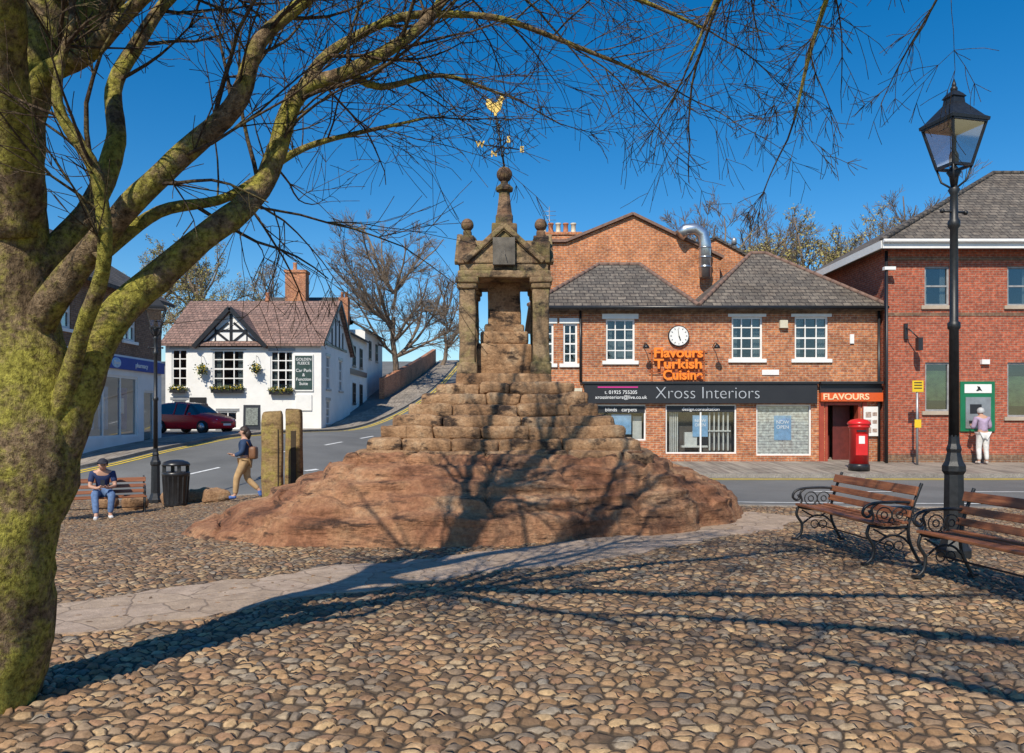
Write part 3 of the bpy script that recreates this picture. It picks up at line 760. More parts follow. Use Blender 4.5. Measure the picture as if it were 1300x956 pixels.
mb=MB();mb.beam((1.8,3,8.38),(0,3,9.36),6.2,.1);mb.beam((0,3,9.36),(-1.3,3,8.82),6.2,.1);part(B3,'roof',mb,[m_slate2])
mb=MB();mb.tube([(-.75,-1.35,7.4),(-.75,-1.35,8.8),(-.85,-1.35,9.2),(-1.15,-1.35,9.42),(-1.55,-1.35,9.38),(-1.8,-1.35,9.15)],.25,16)
for z in (7.8,8.2,8.6): mb.cyl((-.75,-1.35,z),(-.75,-1.35,z+.05),.28,n=16)
part(B3,'duct',mb,[m_silver],label='galvanised steel extraction duct')
mb=MB();mb.cyl((1.4,2,8.4),(1.4,2,9.5),.06);mb.lathe((1.4,2,9.5),[(.12,0),(.12,.25),(.05,.32)],12);part(B3,'flue',mb,[m_grey])
# ---------------- bank
ox,oy=12.02,25.2
BK=thing('red_brick_bank','two-storey deep red brick bank with hipped slate roof','building',(ox,oy,0))
W=14;D=9;ZE=7.05
hb=[(1.18,1.98,5.18,6.44),(3.83,4.65,5.18,6.44),(1.2,2.0,1.8,3.36),(3.83,4.65,1.62,3.36),(6.6,7.4,5.18,6.44),(6.6,7.4,1.62,3.36)]
mb=MB();mb.facade((0,0),(W,0),-.3,ZE,hb,.16);mb.facade((W,0),(W,D),-.3,ZE,[]);mb.facade((W,D),(0,D),-.3,ZE,[]);mb.facade((0,D),(0,0),-.3,ZE,[])
part(BK,'wall',mb,[m_brickbank])
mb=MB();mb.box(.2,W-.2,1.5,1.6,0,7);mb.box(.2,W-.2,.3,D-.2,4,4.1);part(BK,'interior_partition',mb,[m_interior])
mb=MB();hip(mb,-.4,W+.4,-.45,D,ZE+.1,6.2,W-5,4.6,10.85);part(BK,'roof',mb,[m_slate])
ridges(BK,[((6.2,4.6,10.85),(W-5,4.6,10.85)),((6.2,4.6,10.85),(-.4,-.45,ZE+.13))],m_slate2,.09)
mb=MB();mb.box(-.42,W,-.5,-.452,ZE-.14,ZE+.1);mb.box(-.45,-.402,-.5,D,ZE-.14,ZE+.1);mb.tube([(-.4,-.57,ZE+.08),(W,-.57,ZE+.08)],.06,8)
part(BK,'gutter',mb,[m_white])
mb=MB();mb.box(-.015,W,-.03,-.002,6.62,6.72);part(BK,'string_course',mb,[m_brickdk])
mb=MB();mb.box(0,W,-.02,-.002,4.85,4.95);part(BK,'string_course',mb,[m_brickdk])
mb=MB();mb.box(0,W,-.03,-.002,.0,.42);part(BK,'plinth_course',mb,[m_brickdk])
mb=MB();mb.cyl((-.1,-.12,ZE-.15),(-.1,-.12,.1),.05);part(BK,'downpipe',mb,[m_black])
m_stone=M('pale_stone_trim',(.42,.34,.26),.8,.15,4);m_wf=M('window_frame_grey',(.3,.3,.3),.5);m_bp=M('bank_poster',(.45,.55,.2),.5,.6,3,bmp=0)
for k,h in enumerate(hb):
    wn=window(BK,h[1]-h[0],h[3]-h[2],((h[0]+h[1])/2,0,h[2]),0,1,2 if k in(0,1,4) else 1,fm=m_wf,sill=m_stone,lintel=None,curtain=k in(0,1))
    if k in(2,3,5):
        mb=MB();mb.box(-.36,.36,.14,.16,.35,1.3);ps=part(wn,'poster',mb,[m_bp])
mb=MB();mb.box(2.3,3.4,-.06,-.003,1.15,2.75);atm=part(BK,'cash_machine',mb,[m_green],bevel=.01,label='green surround cash machine')
mb=MB();mb.box(2.42,3.28,-.075,-.062,2.38,2.66);part(atm,'header_sign',mb,[m_white])
mb=MB();mb.prism([(2.78,2.45),(2.84,2.52),(2.82,2.6),(2.9,2.58),(2.94,2.5),(2.98,2.44),(2.9,2.47),(2.84,2.44)],-.082,-.076);part(atm,'emblem',mb,[m_black])
mb=MB();mb.box(2.45,3.25,-.09,-.062,1.25,2.25);part(atm,'fascia_panel',mb,[m_grey])
mb=MB();mb.box(2.58,2.95,-.096,-.091,1.72,2.02);part(atm,'screen',mb,[m_dkgrey])
mb=MB();mb.box(2.55,3.15,-.2,-.091,1.42,1.5);part(atm,'keypad',mb,[m_dkgrey])
mb=MB();mb.tube([(.55,-.01,4.5),(.55,-.35,4.35),(.75,-.45,4.1)],.02,6);mb.box(.68,.82,-.6,-.4,3.7,4.1);mb.box(.5,.6,-.1,-.002,4.1,4.6);part(BK,'wall_lamp',mb,[m_dkgrey])
mb=MB();mb.box(2.95,3.2,-.12,-.003,3.3,3.45);part(BK,'alarm_box',mb,[m_white])

# ---------------- pharmacy (street front faces +x)
ox,oy=-15,25.2
PH=thing('pharmacy_shop','white-fronted pharmacy with blue fascia and dark tiled roof','building',(ox,oy,0))
L_=8.5;Wd=9.5
hp=[(2.5,6.4,.85,3.2),(.4,2.1,.8,3.2),(6.9,7.9,.4,2.7),(5.2,6.2,4.6,5.8),(2.6,3.6,4.6,5.8),(.6,1.6,4.6,5.8)]
mb=MB();mb.facade((0,0),(0,L_),-1,4.0,hp[:3],.15);mb.facade((-Wd,0),(0,0),-1,4.0,[],.15);mb.facade((0,L_),(-Wd,L_),-1,4.0,[])
part(PH,'shop_front',mb,[m_render])
mb=MB();mb.facade((0,0),(0,L_),4.0,6.6,hp[3:],.15);mb.facade((-Wd,0),(0,0),4.0,6.6,[]);mb.facade((0,L_),(-Wd,L_),4.0,6.6,[]);mb.facade((-Wd,L_),(-Wd,0),-1,6.6,[])
mb.add([(-Wd,0,6.6),(0,0,6.6),(-Wd/2,0,9.45)],[(0,1,2)]);mb.add([(0,L_,6.6),(-Wd,L_,6.6),(-Wd/2,L_,9.45)],[(0,1,2)])
part(PH,'wall',mb,[m_brickdk])
mb=MB();gable_roof_y(mb,-Wd-.4,.45,-.3,L_+.3,6.45,9.65);part(PH,'roof',mb,[m_slate2])
mb=MB();mb.box(-1.6,-1.55,.3,L_-.3,.4,3.6);mb.box(-1.6,-.2,.3,.35,.4,3.6);mb.box(-1.6,-.2,L_-.35,L_-.3,.4,3.6);mb.box(-1.6,-.2,.3,L_-.3,3.6,3.65);part(PH,'interior_partition',mb,[m_white])
mb=MB();mb.box(.003,.14,.05,L_-.02,3.45,3.9);fa=part(PH,'fascia',mb,[m_blue],label='navy blue shop fascia')
text(fa,'pharmacy',.27,(.15,6.4,3.66),m_whitetext,rot=R(90),ext=.008)
mb=MB();mb.ball((.14,4.4,3.67),.26,(.06,1.35,.75),20);part(fa,'logo',mb,[m_ltblue]);text(fa,'Boots',.2,(.17,4.4,3.67),m_whitetext,rot=R(90),ext=.008)
for k,h in enumerate(hp):
    wn=window(PH,h[1]-h[0],h[3]-h[2],(0,(h[0]+h[1])/2,h[2]),R(90),[3,2,1,2,2,2][k],[1,1,1,2,2,2][k],sill=None if k<3 else m_white,lintel=None,curtain=k>2,fr=.08,bar=.06,gm=m_shopglass if k<3 else None)
    if k==0:
        for x_ in(-1.5,-.5,.95):
            mb=MB();mb.box(x_-.35,x_+.35,.13,.15,.3,1.9);pt=part(wn,'poster',mb,[m_ltblue if x_<0 else m_blue])
            mb=MB();mb.box(x_-.25,x_+.1,.122,.128,.9,1.5);part(pt,'poster_panel',mb,[m_whitetext])

# ---------------- pub
ox,oy=-19.8,45
PB=thing('white_pub','white rendered pub with half-timbered gable and pink-brown tiled roof','building',(ox,oy,0))
W=8.9;D=8;ZE=5.8;gz=.3
def q(px): return (px-650)*.045+19.8
hw=[(.36,1.25,3.3,5.5),(2.7,4.5,3.3,5.45),(6.0,7.3,3.2,5.4),(3.0,4.1,.95,1.95),(.4,1.2,.95,2.6)]
mb=MB();mb.facade((0,0),(W,0),gz,ZE,hw,.15);mb.facade((W,0),(W,D),gz,ZE,[(1.2,2.2,3.3,5.2),(4.6,5.6,3.3,5.2),(1.2,2.2,1.2,2.6)],.12);mb.facade((W,D),(0,D),gz,ZE,[]);mb.facade((0,D),(0,0),gz,ZE,[])
mb.add([(W,0,ZE),(W,D,ZE),(W,D/2,8.7)],[(0,1,2)]);mb.add([(0,0,ZE),(0,D/2,8.7),(0,D,ZE)],[(0,1,2)])
mb.add([(1.95,-.12,ZE-.1),(5.65,-.12,ZE-.1),(3.8,-.12,7.65)],[(0,1,2)])
mb.box(1.95,5.65,-.118,-.003,5.5,ZE-.11)
part(PB,'wall',mb,[m_render])
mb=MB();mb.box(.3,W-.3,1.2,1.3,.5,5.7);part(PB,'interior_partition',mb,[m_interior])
mb=MB();gable_roof_x(mb,-.2,W+.25,-.35,D+.3,ZE,8.85);part(PB,'roof',mb,[m_tilepink])
mb=MB();mb.prism([(1.75,ZE-.28),(3.8,7.72),(5.85,ZE-.28),(5.85,ZE-.12),(3.8,7.88),(1.75,ZE-.12)],-.4,3.3);dr=part(PB,'gable_roof',mb,[m_tilepink])
mb=MB()
mb.beam((1.75,-.42,ZE-.2),(3.8,-.42,7.82),.06,.24);mb.beam((5.85,-.42,ZE-.2),(3.8,-.42,7.82),.06,.24)
mb.box(1.95,5.65,-.16,-.121,5.6,5.78);mb.box(3.72,3.88,-.158,-.122,5.78,7.5)
for s_ in(-1,1):
    mb.beam((3.8+s_*.9,-.142,5.75),(3.8+s_*.9,-.142,6.75),.04,.12);mb.beam((3.8+s_*1.6,-.146,5.75),(3.8+s_*.15,-.146,7.0),.04,.12);mb.beam((3.8+s_*.1,-.15,5.9),(3.8+s_*.85,-.15,6.5),.04,.12)
mb.beam((2.9,-.155,6.55),(4.7,-.155,6.55),.04,.12)
part(PB,'timber_framing',mb,[m_black])
mb=MB()
mb.beam((W+.28,-.35,ZE-.05),(W+.28,D/2,8.8),.06,.22);mb.beam((W+.28,D+.3,ZE-.05),(W+.28,D/2,8.8),.06,.22)
for y_ in (2.6,3.6,4.6,5.6): mb.beam((W+.02,y_,5.9),(W+.02,y_,7.0 if y_ in(2.6,5.6) else 7.7),.1,.06)
mb.box(W+.002,W+.05,1.2,D-1.2,5.85,6.0)
part(PB,'timber_framing',mb,[m_black])
for k,h in enumerate(hw):
    window(PB,h[1]-h[0],h[3]-h[2],((h[0]+h[1])/2,0,h[2]),0,[2,3,3,2,1][k],[4,4,4,2,3][k],sill=m_grey,lintel=m_grey,curtain=k in(1,2),bar=.06,fr=.08)
for (a,z,h) in((1.7,3.3,1.9),(5.1,3.3,1.9),(1.7,1.2,1.4)): window(PB,1.0,h,(W,a,z),R(90),2,3,sill=m_grey,lintel=m_grey,bar=.06)
def clump(mb,c,r,n,sz,rng,m=0,sq=(1,1,1)):
    for _ in range(n):
        p=Vector((rng.gauss(0,.5)*sq[0],rng.gauss(0,.5)*sq[1],rng.gauss(0,.5)*sq[2]))*r+Vector(c)
        a=Vector((rng.uniform(-1,1),rng.uniform(-1,1),rng.uniform(-1,1))).normalized();b=a.orthogonal().normalized();s_=sz*rng.uniform(.6,1.3)
        mb.add([p-a*s_,p+b*s_*.6,p+a*s_,p-b*s_*.6],[(0,1,2,3)],m)
rg=random.Random(3)
for (x0,x1,z) in((2.7,4.5,3.15),(6.0,7.3,3.05),(.36,1.25,3.15)):
    mb=MB();mb.box(x0,x1,-.3,-.08,z-.15,z+.03);bx=part(PB,'window_box',mb,[m_black])
    mb=MB()
    for t in np.linspace(x0+.1,x1-.1,int((x1-x0)*5)):
        clump(mb,(t,-.2,z+.12),.17,45,.06,rg,0);clump(mb,(t,-.26,z+.15),.14,10,.05,rg,1)
    part(bx,'flowers',mb,[m_leafg,m_flower])
mb=MB();mb.box(q(374),q(398),-.08,-.003,3.1,5.2);sb=part(PB,'name_board',mb,[m_white]);
mb=MB();mb.box(q(375),q(397),-.09,-.081,3.18,5.12);part(sb,'panel',mb,[M('dark_sign_green',(.02,.05,.045),.5)])
text(sb,'GOLDEN\nFLEECE',.22,((q(386)),-.1,4.8),m_whitetext,ext=.004);text(sb,'Car Park\n&\nFunction\nSuite',.25,(q(386),-.1,3.9),m_whitetext,ext=.004)
mb=MB();mb.box(q(376),q(396),-.08,-.003,2.0,2.9);sb2=part(PB,'menu_board',mb,[m_white]);
mb=MB();mb.box(q(241),q(262),-.07,-.003,1.45,2.75);sb3=part(PB,'blackboard',mb,[m_black]);text(sb3,'Best\nAlfresco\nDining',.26,(q(251.5),-.08,2.1),m_whitetext,ext=.004)
mb=MB();mb.box(2.5,W-.15,D+.01,D+7,.3,7.3);mb.prism([(2.5,7.3),(W-.15,7.3),((W+2.35)/2,9.0)],D+.01,D+7)
wgs=part(PB,'rear_wing',mb,[m_render])
mb=MB();gable_roof_y(mb,2.2,W+.15,D-.5,D+7.2,7.3,9.2);part(wgs,'roof',mb,[m_slate2])
mb=MB();mb.box(3.5,W-.3,D+7.02,D+15,.3,8.3);wg2=part(PB,'rear_wing',mb,[m_render])
mb=MB();gable_roof_y(mb,3.2,W,D+6.8,D+15.3,8.3,9.9);part(wg2,'roof',mb,[m_slate2])
for y_ in(10,12.5): window(PB,.9,1.4,(W-.15,y_,5.2),R(90),2,2,fm=m_black,sill=m_black,rec=-.02);window(PB,.9,1.4,(W-.15,y_,2.6),R(90),2,2,fm=m_black,sill=m_black,rec=-.02)
for y_ in(17,20): window(PB,.9,1.4,(W-.3,y_,6.2),R(90),2,2,fm=m_black,sill=m_black,rec=-.02)
mb=MB();mb.box(W-.147,W-.05,D+.3,D+6.5,4.6,4.95);part(PB,'fascia',mb,[m_black])
mb=MB();mb.box(6.8,7.5,D+6,D+6.8,8.6,10.6);mb.lathe((7.0,D+6.4,10.6),[(.13,0),(.1,.4),(.13,.45)],10);mb.lathe((7.3,D+6.4,10.6),[(.13,0),(.1,.4),(.13,.45)],10);part(PB,'chimney',mb,[m_brick])
mb=MB();mb.lathe((4.6,4,8.8),[(.18,0),(.14,.1),(.13,.5),(.17,.55)],12);part(PB,'chimney_pot',mb,[m_terra])
for x_,z_ in((2.2,4.3),(5.3,4.3)):
    HBk=thing('hanging_basket','green and yellow flower basket on the white pub wall','basket',(ox+x_,oy-.35,z_),0,'flower baskets on the pub front')
    mb=MB();mb.lathe((0,0,0),[(.05,-.22),(.16,-.14),(.2,0)],12);part(HBk,'basket',mb,[m_black])
    mb=MB();clump(mb,(0,0,.05),.3,150,.07,rg,0);clump(mb,(0,-.06,.08),.28,40,.06,rg,1);part(HBk,'flowers',mb,[m_leafg,m_flower])
    mb=MB();mb.tube([(0,.35,.75),(0,0,.8)],.015,5);mb.tube([(0,0,.8),(0,0,.1)],.008,4);part(HBk,'bracket',mb,[m_black])
HB=thing('brick_chimney_house','slate-roofed house with tall red brick chimney','house',(-18.6,57,0))
mb=MB();mb.box(0,5.6,0,6,0,9.2);mb.add([(5.6,0,9.2),(5.6,6,9.2),(5.6,3,10.6)],[(0,1,2)]);mb.add([(0,0,9.2),(0,3,10.6),(0,6,9.2)],[(0,1,2)]);part(HB,'wall',mb,[m_render])
mb=MB();gable_roof_x(mb,-.2,5.8,-.3,6.3,9.2,10.75);rf=part(HB,'roof',mb,[m_slate2])
mb=MB();mb.box(2.0,3.5,.6,1.6,8.5,12.2);mb.box(1.93,3.57,.53,1.67,12.2,12.4);mb.lathe((2.6,1.1,12.4),[(.2,0),(.15,.1),(.14,.5),(.18,.6)],12);part(rf,'chimney',mb,[m_brick])
H4=thing('far_house','brown brick house with dark tiled roof beside the pharmacy','house',(-36,40,0))
mb=MB();mb.box(0,12,0,8,0,7);part(H4,'wall',mb,[m_brick]);mb=MB();gable_roof_x(mb,-.3,12.3,-.3,8.3,7,10.2);part(H4,'roof',mb,[m_slate2])
RW=thing('brick_retaining_wall','brick boundary wall climbing the hill beside the road','wall',(0,0,0))
mb=MB();pp=resample([(-10.0,60.5),(-9.4,68),(-8.9,76),(-8.5,86)],1.0)
for a,b in zip(pp[:-1],pp[1:]):
    za,zb_=g1(a.x,a.y),g1(b.x,b.y);v=[]
    for p,z in((a,za),(b,zb_)): v+=[(p.x-.2,p.y,z-.5),(p.x+.2,p.y,z-.5),(p.x+.2,p.y,z+1.5),(p.x-.2,p.y,z+1.5)]
    mb.add(v,[(0,1,2,3),(4,7,6,5),(0,4,5,1),(1,5,6,2),(2,6,7,3),(3,7,4,0)])
part(RW,'wall',mb,[m_brick])
rg=random.Random(8)
for k,(x,y) in enumerate([(-8.05,19.1),(-7.6,19.2),(-7.2,19.0),(-9.7,18.9),(-8.4,19.3),(-8.9,18.6),(-7.0,18.6)]):
    P=thing('edging_boulder','rough sandstone boulder edging the cobbled square','rock',(x,y,g1(x,y)),rg.uniform(0,3),'boulders edging the square')
    mb=MB();mb.rough_box((0,0,.14),(rg.uniform(.45,.7),.35,.34),0,.13,.06,fr=3,seed=k);part(P,'stone',mb,[m_sand])

# ------------------------------------------------------------------ street lamp
def lamp(loc,rot,label):
    P=thing('street_lamp',label,'street lamp',loc,rot,'black heritage street lamps')
    mb=MB();mb.lathe((0,0,0),[(.19,-.1),(.19,.1),(.16,.14),(.13,.22),(.115,.26),(.105,.95),(.13,.99),(.13,1.05),(.1,1.1),(.075,1.2),(.085,1.24),(.065,1.3),(.058,1.4)],8,ph=math.pi/8,sm=False)
    mb.lathe((0,0,0),[(.056,1.38),(.05,2.6),(.068,2.62),(.068,2.68),(.046,2.7),(.042,3.75),(.065,3.78),(.065,3.84),(.045,3.87),(.04,4.15),(.065,4.2),(.03,4.25)],16)
    mb.cyl((-.16,0,3.95),(.16,0,3.95),.014,n=8);mb.ball((-.16,0,3.95),.028,n=8);mb.ball((.16,0,3.95),.028,n=8)
    part(P,'post',mb,[m_iron])
    mb=MB();zb,zt=4.46,4.93;b,t=.125,.225
    for sx,sy in((-1,-1),(1,-1),(1,1),(-1,1)):
        mb.beam((sx*b,sy*b,zb),(sx*t,sy*t,zt),.024,.024);mb.tube([(0,0,4.2),(sx*.09,sy*.09,4.3),(sx*b,sy*b,zb)],.012,6)
    for z,r_ in((zb,b),(zt,t)):
        for a in range(4):
            c_,s_=math.cos(a*math.pi/2),math.sin(a*math.pi/2)
            f=lambda x,y:(c_*x-s_*y,s_*x+c_*y,z)
            mb.beam(f(-r_,-r_),f(r_,-r_),.035,.03)
    mb.lathe((0,0,0),[(.03,4.2),(.05,4.35),(.08,4.4),(.03,4.47)],10)
    mb.lathe((0,0,0),[(.02,4.47),(.05,4.5),(.05,4.6),(.02,4.66)],10)
    lf=part(P,'lantern',mb,[m_iron])
    mb=MB();q2=math.sqrt(2)
    mb.lathe((0,0,0),[((t+.025)*q2,zt+.005),((t+.03)*q2,zt+.04),((t-.01)*q2,zt+.07),(.14*q2,zt+.17),(.08*q2,zt+.25),(.075*q2,zt+.31),(.09*q2,zt+.32),(.065*q2,zt+.36),(.04,zt+.4)],4,ph=math.pi/4,sm=False)
    mb.ball((0,0,zt+.42),.04,n=10);mb.lathe((0,0,0),[(.02,zt+.44),(.025,zt+.47),(.005,zt+.54)],8)
    part(lf,'lamp_roof',mb,[m_iron])
    mb=MB()
    for a in range(4):
        c_,s_=math.cos(a*math.pi/2),math.sin(a*math.pi/2);f=lambda x,y,z:(c_*x-s_*y,s_*x+c_*y,z)
        mb.add([f(-b,-b,zb),f(b,-b,zb),f(t,-t,zt),f(-t,-t,zt)],[(0,1,2,3)])
    part(lf,'glass',mb,[m_lampglass])
    return P
L1=lamp((5.05,9.0,0),R(14),'black cast iron street lamp with four-sided lantern behind benches')
L2=dup(L1,(-9.05,20.0,g1(-9.05,20)),R(20),'black cast iron street lamp beside the litter bin')

# ------------------------------------------------------------------ benches
def bench(loc,rot,label):
    P=thing('park_bench',label,'bench',loc,rot,'cast iron park benches')
    def sm_(pts,n=5):
        V_=[Vector(p) for p in pts];Q=[V_[0]*2-V_[1]]+V_+[V_[-1]*2-V_[-2]];o=[]
        for i in range(1,len(Q)-2):
            for k in range(n):
                t=k/n;a,b,c,d=Q[i-1],Q[i],Q[i+1],Q[i+2];o.append(.5*((2*b)+(c-a)*t+(2*a-5*b+4*c-d)*t*t+(3*b-a-3*c+d)*t**3))
        return o+[V_[-1]]
    for x in(-.88,.88):
        mb=MB()
        for sec,r in (([(.33,0),(.27,.1),(.2,.25),(.19,.42),(.24,.62),(.31,.8),(.34,.87)],.018),
                      ([(-.3,0),(-.22,.07),(-.2,.2),(-.27,.32),(-.25,.42)],.018),
                      ([(-.25,.42),(-.05,.39),(.19,.4)],.017),
                      ([(.25,.66),(.05,.67),(-.18,.66),(-.29,.62),(-.32,.55),(-.27,.51),(-.23,.54),(-.25,.58)],.016),
                      ([(-.25,.42),(-.2,.5),(-.22,.6),(-.15,.66)],.013),
                      ([(-.2,.2),(-.05,.3),(.1,.3),(.2,.22)],.012),([(-.2,.38),(-.05,.3)],.01),([(.17,.38),(.05,.3)],.01)):
            mb.tube([(x,p.y,p.z) for p in sm_([(0,a,b) for a,b in sec])],r,7)
        for (a,b,r) in((-.08,.53,.085),(.09,.53,.085),(0,.47,.03),(-.08,.53,.035),(.09,.53,.035),(-.03,.2,.05),(.08,.2,.05),(.22,.54,.03)):
            mb.tube([(x,a+r*math.cos(t),b+r*math.sin(t)) for t in np.linspace(0,6.283,15)],.0075,5,caps=False)
        mb.box(x-.03,x+.03,-.33,-.26,0,.025);mb.box(x-.03,x+.03,.29,.37,0,.025)
        part(P,'leg',mb,[m_iron])
    mb=MB()
    for k in range(5):
        y=-.235+k*.092;z=.435-.02*math.sin(k/4*math.pi);mb.box(-.92,.92,y-.036,y+.036,z,z+.03)
    part(P,'seat',mb,[m_wood],bevel=.006)
    mb=MB()
    for (y,z,h_) in((.205,.545,.075),(.235,.66,.075),(.28,.79,.1)):
        a=Vector((-.92,y-.02,z));b=Vector((.92,y-.02,z))
        up=Vector((0,.28,1)).normalized()*h_/2;th=Vector((0,-1,.28)).normalized()*.014
        vs=[]
        for p in(a,b): vs+=[p-up-th,p-up+th,p+up+th,p+up-th]
        mb.add(vs,[(0,1,2,3),(7,6,5,4),(0,4,5,1),(1,5,6,2),(2,6,7,3),(3,7,4,0)])
    part(P,'backrest',mb,[m_wood],bevel=.006)
    mb=MB();mb.cyl((-.88,0,.2),(.88,0,.2),.01,n=6);part(P,'tie_rod',mb,[m_iron])
    return P
b1=bench((4.02,9.35,.02),R(-90+4),'black cast iron bench with brown timber slats on the cobbles')
b2=dup(b1,(4.42,6.95,.02),R(-90+9),'black cast iron bench with brown slats beside street lamp')
zb=g1(-8.9,17.2)
BR=R(28)
b3=dup(b1,(-8.95,17.1,zb+.01),BR,'cast iron bench with brown slats where a man sits')

x,y=-7.85,18.4
P=thing('litter_bin','round black litter bin with domed hood beside the lamp post','bin',(x,y,g1(x,y)),R(10))
mb=MB();mb.lathe((0,0,0),[(.24,0),(.26,.04),(.25,.1),(.29,.72),(.31,.74),(.31,.8),(.28,.82)],24)
for k in range(16):
    a=k*math.pi/8;mb.beam((.25*math.cos(a),.25*math.sin(a),.1),(.29*math.cos(a),.29*math.sin(a),.72),.03,.02)
part(P,'body',mb,[m_black])
for a in(.5,2.07,3.64,5.2):
    mb=MB();mb.beam((.26*math.cos(a),.26*math.sin(a),.8),(.26*math.cos(a),.26*math.sin(a),.97),.08,.03)
    part(P,'hood_support',mb,[m_black])
mb=MB();mb.lathe((0,0,0),[(.31,.96),(.31,1.0),(.26,1.05),(.14,1.09),(.02,1.1)],24);part(P,'hood',mb,[m_black])

x,y=10.0,22.7
P=thing('post_box','red cylindrical pillar post box with black base on the pavement','post box',(x,y,g1(x,y)),R(-8))
mb=MB();mb.lathe((0,0,0),[(.26,.2),(.26,1.22),(.29,1.24),(.3,1.28),(.28,1.31)],28);mb.box(-.16,.16,-.275,-.2,.45,1.05);part(P,'body',mb,[m_redpaint])
mb=MB();mb.lathe((0,0,0),[(.295,1.31),(.32,1.34),(.3,1.4),(.22,1.46),(.09,1.49),(.01,1.5)],28);part(P,'cap',mb,[m_redpaint])
mb=MB();mb.lathe((0,0,0),[(.29,0),(.29,.16),(.265,.2)],28);part(P,'base',mb,[m_black])
mb=MB();mb.box(-.13,.13,-.28,-.2,1.12,1.17);part(P,'slot',mb,[m_black])
mb=MB();mb.box(-.08,.08,-.282,-.276,.78,1.0);part(P,'collection_plate',mb,[m_white])
x,y=12.5,24.3
P=thing('yellow_sign_post','slim grey post carrying small yellow plates by the bank','sign post',(x,y,g1(x,y)))
mb=MB();mb.cyl((0,0,0),(0,0,2.6),.035,n=10);part(P,'post',mb,[m_grey])
mb=MB();mb.box(-.17,.17,-.05,-.036,2.25,2.6);pl_=part(P,'plate',mb,[m_yellow])
mb=MB();mb.box(-.1,.1,-.05,-.036,1.15,1.4);part(P,'plate',mb,[m_yellow])
mb=MB();
for z in(2.35,2.44,2.52): mb.box(-.12,.12,-.056,-.051,z,z+.03)
part(pl_,'print',mb,[m_black])
P=thing('camera_pole','slim pole with small camera at the corner of the bank','pole',(11.85,24.9,g1(11.85,24.9)))
mb=MB();mb.cyl((0,0,0),(0,0,6.1),.04,n=8);part(P,'post',mb,[m_dkgrey]);mb=MB();mb.box(-.1,.25,-.08,.08,6.1,6.2);part(P,'camera_head',mb,[m_white])
x,y=-13.6,41.2
P=thing('a_board','folding black pavement sign with white panel by the pub','sign',(x,y,g1(x,y)),R(15))
mb=MB();mb.beam((0,-.3,0),(0,0,1.3),.85,.05);mb.beam((0,.3,0),(0,0,1.3),.85,.05);part(P,'board',mb,[m_black])
mb=MB();mb.beam((0,-.28,.25),(0,-.07,1.15),.6,.02);pn=part(P,'panel',mb,[M('chalk_panel',(.18,.2,.18),.7,.5,12)])
pn.location=(0,-.035,0)

# ------------------------------------------------------------------ car
def car(loc,rot):
    P=thing('parked_car','red hatchback parked on the pub forecourt','car',loc,rot)
    m_car=M('red_car_paint',(.75,.02,.03),.25,.03,2,bmp=0);m_cg=M('dark_car_glass',(.02,.025,.03),.06,.1,2,bmp=0,spec=1);m_ty=M('tyre_rubber',(.02,.02,.02),.8)
    sec=[(-2.02,.62,.45,.75,.55,.85),(-1.95,.78,.28,.85,.62,1.05),(-1.75,.83,.22,.9,.6,1.38),(-1.2,.86,.2,.92,.6,1.47),(-.4,.87,.2,.9,.61,1.5),(.3,.87,.2,.88,.58,1.42),(.95,.86,.2,.88,.68,.98),(1.5,.83,.2,.82,.6,.88),(1.9,.74,.25,.68,.5,.74),(2.03,.58,.35,.6,.4,.64)]
    rows=[]
    for (x,hw,zl,zb_,hr,zr) in sec:
        half=[(0,zl),(hw*.85,zl),(hw*.98,zl+.12),(hw,(zl+zb_)/2+.05),(hw*.97,zb_),(hr,zr-.05),(hr*.85,zr),(0,zr+.015)]
        ring=[(x,yy,zz) for yy,zz in half]+[(x,-yy,zz) for yy,zz in half[-2:0:-1]]
        rows.append(ring)
    n=len(rows[0]);body=MB();gls=MB();vs=[p for r_ in rows for p in r_]
    fb_=[];fg=[]
    for i in range(len(rows)-1):
        for k in range(n):
            f=[i*n+k,(i+1)*n+k,(i+1)*n+(k+1)%n,i*n+(k+1)%n]
            side=k in(4,9);top=k in(5,6,7,8)
            if (side and 1<=i<=5) or (top and i==5) or (top and i==1): fg.append(f)
            else: fb_.append(f)
    fb_.append(list(range(n)));fb_.append([(len(rows)-1)*n+k for k in range(n)][::-1])
    body.add(vs,fb_,0,True);gls.add(vs,fg,0,False)
    part(P,'body',body,[m_car]);part(P,'window',gls,[m_cg])
    for x_ in(-.45,.25):
        for s_ in(-1,1):
            pl=MB();pl.beam((x_,s_*.86,.9),(x_-.02,s_*.61,1.45),.05,.03);part(P,'door_pillar',pl,[m_car])
    for x_ in(-1.28,1.3):
        for s_ in(-1,1):
            w_=MB();w_.lathe((0,0,0),[(.24,-.1),(.31,-.09),(.32,0),(.31,.09),(.24,.1)],22)
            wh=part(P,'wheel',w_,[m_ty],loc=(x_,s_*.8,.32),rotx=math.pi/2)
            w_=MB();w_.lathe((0,0,0),[(.2,-.11),(.05,-.12)],12);w_.lathe((0,0,0),[(.05,.12),(.2,.11)],12);part(wh,'rim',w_,[m_silver])
    for s_ in(-1,1):
        h_=MB();h_.ball((1.88,s_*.56,.62),.12,(.7,1,.55));part(P,'headlight',h_,[m_whitetext])
        h_=MB();h_.ball((-1.95,s_*.62,.85),.1,(.5,.8,1.3));part(P,'tail_light',h_,[m_redpaint])
        h_=MB();h_.ball((.65,s_*.98,.95),.1,(.6,.9,.6));part(P,'mirror',h_,[m_car])
    h_=MB();h_.box(2.0,2.05,-.25,.25,.38,.48);part(P,'number_plate',h_,[m_white])
    h_=MB();h_.box(1.98,2.035,-.4,.4,.5,.58);part(P,'grille',h_,[m_black])
x,y=-15.5,38.4
